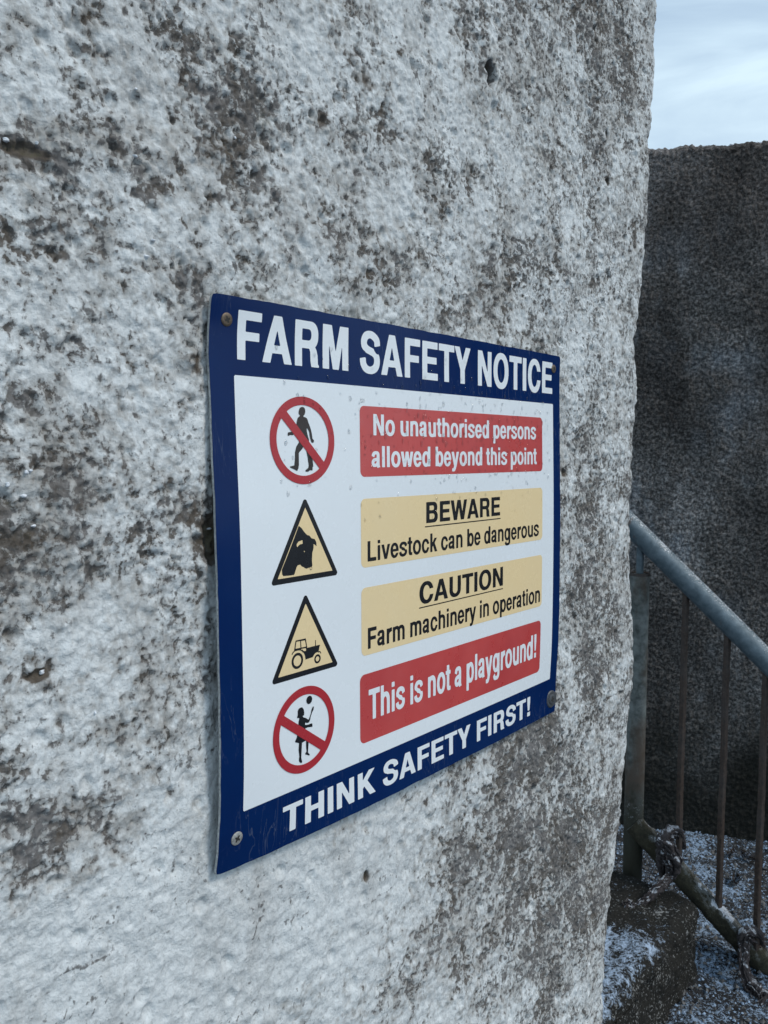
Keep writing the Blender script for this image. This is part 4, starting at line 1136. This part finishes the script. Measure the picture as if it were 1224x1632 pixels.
# ------------------------------------------------------------------ RAILING
A0 = at(1021, 853, 1.88); A1 = at(1224, 1055, 1.76)
rd_ = (A1 - A0)
B0 = at(1009, 1312, 1.934); B1 = at(1224, 1545, 1.812)
hd = Vector((rd_.x, rd_.y, 0)).normalized()
rail = empty('stair_railing', (A0.x, A0.y, .15))
tag(rail, 'galvanised stair railing with rusty uprights descending in front of the dark wall', 'railing')
def rail_tube(name, p0, p1, r, mat, lowf=None, frostf=None, bend_n=.0, seg=28, rings=140, lump=0.0):
    p0, p1 = Vector(p0), Vector(p1)
    q = (p1 - p0).to_track_quat('Z', 'Y').to_matrix()
    tt = np.linspace(0, 1, rings); th = np.linspace(0, 2 * math.pi, seg, endpoint=False)
    Tg, Hg = np.meshgrid(tt, th, indexing='ij')
    Ln = (p1 - p0).length
    rr = r * (1 + lump * (perlin(Tg * Ln / .03, np.sin(Hg) * 1.3 + 5, 31) + .5 * perlin(Tg * Ln / .012, np.cos(Hg) * 2 + np.sin(Hg) * 3, 32)))
    loc = np.stack([rr * np.cos(Hg), rr * np.sin(Hg), Tg * Ln], -1)
    P = loc @ np.array(q).T + np.array(p0)
    V_ = P.reshape(-1, 3)
    i = np.arange(rings - 1)[:, None] * seg + np.arange(seg)[None]; j = np.arange(rings - 1)[:, None] * seg + (np.arange(seg)[None] + 1) % seg
    Q_ = np.stack([i, j, j + seg, i + seg], -1).reshape(-1, 4)
    # caps
    n0 = len(V_)
    V_ = np.concatenate([V_, [np.array(p0)], [np.array(p1)]])
    k = np.arange(0, seg, 2)
    c1 = np.stack([np.full(len(k), n0), (k + 2) % seg, (k + 1) % seg, k], -1)
    o_ = (rings - 1) * seg
    c2 = np.stack([np.full(len(k), n0 + 1), o_ + k, o_ + (k + 1) % seg, o_ + (k + 2) % seg], -1)
    Q_ = np.concatenate([Q_, c1, c2])
    z = V_[:, 2]
    at_ = dict(low=lowf(V_) if lowf else 0 * z, frost=frostf(V_) if frostf else 0 * z)
    me = mesh_np(name, V_, Q_, at_)
    o = link(name, me, mat, rail, True)
    try: me.set_sharp_from_angle(angle=R(50))
    except Exception: pass
    return o
RL = 2.9       # how far the rails run, in lengths of A0->A1
rail_tube('handrail', A0 - rd_ * .75, A0 + rd_ * RL, .0238, M_GALV, rings=200)
bd_ = (B1 - B0)
def up_fr(V_):
    return 0 * V_[:, 0]
def mat_mossrail():
    m, nt, b = nmat('mossy_rail')
    n1 = tex_noise(nt, 70, 6, 0.65); n2 = tex_noise(nt, 260, 4, 0.6); n3 = tex_noise(nt, 22, 3, 0.5)
    c = ramp(nt, n1, [(0.3, (0.016, 0.015, 0.009)), (0.6, (0.050, 0.046, 0.028)), (0.75, (0.11, 0.10, 0.085))])
    up = up_facing(nt)
    e = math_(nt, 'ADD', math_(nt, 'MULTIPLY', n3, .7), math_(nt, 'MULTIPLY', up, 0.28))
    e = math_(nt, 'ADD', e, math_(nt, 'MULTIPLY', math_(nt, 'SUBTRACT', n1, .5), .65))
    e = math_(nt, 'ADD', e, math_(nt, 'MULTIPLY', math_(nt, 'SUBTRACT', n2, .5), .25))
    g = ramp(nt, math_(nt, 'SUBTRACT', up, 0.0), [(0.05, 0.0), (0.45, 1.0)])
    c = mixc(nt, math_(nt, 'MULTIPLY', ramp(nt, e, [(0.47, 0.0), (0.52, .65)]), g), c, (0.135, 0.145, 0.145))
    c = mixc(nt, math_(nt, 'MULTIPLY', ramp(nt, e, [(0.59, 0.0), (0.64, .95)]), g), c, (0.50, 0.54, 0.60))
    L(nt, c, b.inputs['Base Color']); b.inputs['Roughness'].default_value = .9
    bump(nt, b, math_(nt, 'ADD', n1, n2), .003, .9)
    return m
M_MOSSR = mat_mossrail()
rail_tube('bottom_rail', B0, B0 + bd_ * RL, .0245, M_MOSSR, rings=240, lump=.10)
post_top = at(1019.5, 915, 1.893); post_bot = Vector((post_top.x, post_top.y, .10))
lowf = lambda V_: .62 * sstep(.50, .22, V_[:, 2]) + .10
frf = lambda V_: .34 * np.exp(-((V_[:, 2] - .30) / .06) ** 2) + .10
po = rail_tube('post', post_top, post_bot, .0222, M_POST, lowf, frf, rings=120, lump=.012)
bm = bmesh.new(); tube(bm, post_top + Vector((0, 0, -.02)), Vector((post_top.x, post_top.y, at(1019.5, 872, 1.888).z)), .0085, 16)
bm_link('pin', bm, M_GALV, rail, True)
bm = bmesh.new()
def ringtop(bm, c, r0, r1, h):
    seg = 28; R_ = []
    for rr, z in ((r0, -.003), (r0, h), (r1, h), (r1, -.003)):
        R_.append([bm.verts.new(c + Vector((rr * math.cos(2 * math.pi * k / seg), rr * math.sin(2 * math.pi * k / seg), z))) for k in range(seg)])
    for a, b in zip(R_, R_[1:] + R_[:1]):
        for k in range(seg): bm.faces.new((a[k], a[(k + 1) % seg], b[(k + 1) % seg], b[k]))
ringtop(bm, post_top, .0226, .0185, .0035)
bm_link('post_collar', bm, M_RUST, rail, True)
# balusters: the first is built, the others are copies
def bar_mesh(ln):
    bm = bmesh.new(); w_ = .0058; d_ = .0058; nz_ = 40
    R_ = []
    for k in range(nz_ + 1):
        z = ln * k / nz_; q = 1 + .05 * math.sin(k * 1.7) + .04 * math.sin(k * 4.1)
        R_.append([bm.verts.new((x * w_ * q + .0006 * math.sin(k * .35), y * d_ * q, z)) for x, y in ((-1, -.8), (-.8, -1), (.8, -1), (1, -.8), (1, .8), (.8, 1), (-.8, 1), (-1, .8))])
    for a, b in zip(R_[:-1], R_[1:]):
        for k in range(8): bm.faces.new((a[k], a[(k + 1) % 8], b[(k + 1) % 8], b[k]))
    bm.faces.new(R_[0]); bm.faces.new(R_[-1])
    bmesh.ops.recalc_face_normals(bm, faces=bm.faces)
    me = bpy.data.meshes.new('baluster'); bm.to_mesh(me); bm.free(); return me
def rail_at(P_, d_, x):       # point of a rail line above plan position given by parameter along the handrail
    return P_ + d_ * x
ts = []
for px, py in ((1092, 955), (1158, 1020), (1219, 1110)):
    t0_, t1_ = 0.0, 1.5
    for _ in range(40):
        tm = (t0_ + t1_) / 2; P_ = A0 + rd_ * tm - Vector((0, 0, .09)) - camo.location
        zc = P_.y * cp - P_.z * sp; xs_ = CX + FPX * P_.x / zc
        if xs_ < px: t0_ = tm
        else: t1_ = tm
    ts.append(tm)
stp = (ts[2] - ts[0]) / 2
ts = ts + [ts[2] + stp * k for k in range(1, 6)]
b_me = None
for t in ts:
    Pt = A0 + rd_ * t
    # the bottom rail at the same plan distance
    tb = ((Pt - B0).dot(hd)) / bd_.dot(hd)
    Pb = B0 + bd_ * tb
    top_z = Pt.z - .018; bot_z = Pb.z + .012
    if b_me is None:
        ln0 = top_z - bot_z; b_me = bar_mesh(ln0); b_me.materials.append(M_RUST)
    o = bpy.data.objects.new('baluster', b_me); COL.objects.link(o)
    o.parent = rail
    m = Matrix.Translation(rail.location)
    o.matrix_parent_inverse = m.inverted()
    o.location = (Pt.x, Pt.y, bot_z); o.rotation_euler = (0, 0, R(-62)); o.scale = (1, 1, (top_z - bot_z) / ln0)
    # little weld beads where bar and rails meet
bm = bmesh.new()
for t in ts[:6]:
    Pt = A0 + rd_ * t; tb = ((Pt - B0).dot(hd)) / bd_.dot(hd); Pb = B0 + bd_ * tb
    crumb(bm, (Pt.x, Pt.y, Pt.z - .026), .0085, .6); crumb(bm, (Pb.x, Pb.y, Pb.z + .026), .0085, .7)
o_ = bm_link('weld_beads', bm, M_RUST, rail, True); o_['kind'] = 'stuff'
Pe = A0 + rd_ * (RL - .05); Pz = B0 + bd_ * RL
rail_tube('post', Vector((Pe.x, Pe.y, Pe.z)), Vector((Pe.x, Pe.y, -.35)), .0222, M_POST, lowf, frf, rings=60)

# ------------------------------------------------------------------ RAGS tied to the bottom rail
def ribbon(name, path, widths, mat, parent=None, seed=0, thick=.35, folds=5, amp=.25):
    # a strip of cloth gathered into folds, with a frayed edge
    Q = smooth_path([tuple(p) for p in path], 14); n_ = len(Q); m_ = 34
    wi = np.interp(np.linspace(0, 1, n_), np.linspace(0, 1, len(widths)), widths)
    tan = np.gradient(Q, axis=0); tan /= np.linalg.norm(tan, axis=1)[:, None]
    cum = np.concatenate([[0], np.cumsum(np.linalg.norm(np.diff(Q, axis=0), axis=1))])
    V_ = np.zeros((n_, m_, 3))
    jj = np.linspace(-1, 1, m_)
    for k in range(n_):
        sidev = np.cross(tan[k], [0, 1, 0.]); sidev /= np.linalg.norm(sidev) + 1e-9
        out = np.cross(sidev, tan[k])
        if out[1] > 0: out = -out
        c_ = cum[k]
        ph = 2.2 * perlin(np.array([c_ / .022]), np.array([seed + .5]), 3)[0]
        fray = 1 + .28 * perlin(np.array([c_ / .006, c_ / .006]), np.array([seed + 3.3, seed + 7.7]), 5)
        wob_ = perlin(jj * 2.6 + seed, np.full(m_, c_ / .012), 8) + .6 * perlin(jj * 6 + seed, np.full(m_, c_ / .005), 9)
        lat = jj * np.where(jj < 0, fray[0], fray[1]) + .22 * np.sin(folds * 1.9 * jj + ph + seed)
        bulge = (1 - jj ** 2) * .75 + .40 * np.sin(folds * math.pi * .8 * jj + ph * 1.6 + seed) + .50 * wob_
        V_[k] = Q[k] + wi[k] * (lat[:, None] * sidev + thick * bulge[:, None] * out)
    me = mesh_np(name, V_.reshape(-1, 3), grid_quads(n_, m_))
    o = link(name, me, mat, parent, True)
    md = o.modifiers.new('cloth_thickness', 'SOLIDIFY'); md.thickness = .0016; md.offset = 0
    return o
pp = lambda *l: [np.array(at(*q)) for q in l]
rag1 = empty('rag', at(1075, 1385, 1.86))
tag(rag1, 'dark frosted rag knotted round the bottom rail beside the post, tail trailing left', 'rag')
ribbon('rag_wrap', pp((1060, 1400, 1.86), (1056, 1362, 1.845), (1060, 1335, 1.85), (1074, 1324, 1.87), (1084, 1334, 1.89), (1090, 1352, 1.90)), [.010, .015, .017, .014, .010, .005], M_RAG, rag1, 1, thick=.8)
ribbon('rag_fold', pp((1048, 1338, 1.85), (1064, 1352, 1.835), (1074, 1375, 1.83), (1070, 1398, 1.83)), [.010, .018, .020, .010], M_RAG, rag1, 4, thick=.8, folds=7)
ribbon('rag_tail', pp((1068, 1396, 1.83), (1052, 1412, 1.80), (1034, 1430, 1.79), (1014, 1446, 1.785), (1004, 1452, 1.78)), [.012, .012, .010, .008, .012], M_RAG, rag1, 7, thick=.6)
ribbon('rag_end', pp((1006, 1436, 1.78), (998, 1450, 1.775), (992, 1462, 1.77), (984, 1466, 1.77)), [.010, .018, .017, .008], M_RAG, rag1, 9, thick=.8)
rag2 = empty('rag', at(1205, 1570, 1.74))
tag(rag2, 'second dark rag, hanging from the bottom rail near the right edge down to the ground', 'rag')
ribbon('rag_wrap', pp((1185, 1520, 1.80), (1184, 1496, 1.775), (1190, 1486, 1.78), (1204, 1490, 1.81), (1216, 1512, 1.84)), [.008, .014, .018, .016, .008], M_RAG, rag2, 2, thick=.8)
ribbon('rag_tail', pp((1186, 1500, 1.775), (1184, 1530, 1.76), (1190, 1560, 1.745), (1204, 1585, 1.73)), [.014, .012, .013, .014], M_RAG, rag2, 5, thick=.6)
ribbon('rag_end', pp((1190, 1568, 1.74), (1204, 1580, 1.73), (1216, 1590, 1.72), (1208, 1604, 1.70)), [.012, .022, .020, .008], M_RAG, rag2, 8, thick=.8)

# a few curled dead leaves at the foot of the dark wall and on the ground
def leaf(px, py, z, r, rot, label):
    c = at(px, py, z); c.z = gheight(c.x, c.y) + .006
    bm = bmesh.new(); n1_, n2_ = 9, 5; g = []
    for i in range(n1_):
        t = i / (n1_ - 1); w_ = math.sin(math.pi * min(1, t * .95 + .03)) ** .7 * .42
        row = []
        for j in range(n2_):
            q = j / (n2_ - 1) * 2 - 1
            row.append(bm.verts.new(((t - .5) * r * 2, q * w_ * r, r * (.55 * q * q + .35 * (t - .5) ** 2 * 2 + .08 * math.sin(7 * t + 3 * q)))))
        g.append(row)
    for i in range(n1_ - 1):
        for j in range(n2_ - 1): bm.faces.new((g[i][j], g[i + 1][j], g[i + 1][j + 1], g[i][j + 1]))
    ret = bmesh.ops.solidify(bm, geom=bm.faces[:], thickness=.0008)
    o = bm_link('dead_leaf', bm, M_LEAFF, None, True)
    o.location = c; o.rotation_euler = (rs.uniform(-.2, .2), rs.uniform(-.2, .2), rot)
    tag(o, label, 'leaf', 'dead leaves on the frosty ground')
M_LEAFF = mat_frosted('frosted_leaf', (0.03, 0.022, 0.018), (0.12, 0.09, 0.07), thr=0.50, scale=160)
leaf(1166, 1342, 2.30, .020, .6, 'frosted curled leaf at the foot of the dark wall, between the first two rusty bars')
leaf(1192, 1349, 2.28, .024, 2.2, 'pale frosted leaf at the foot of the dark wall, nearest the right edge')
leaf(1172, 1400, 2.15, .024, 1.2, 'brown leaf lying flat on open frosty ground beyond the bottom rail')

bpy.context.view_layer.update()
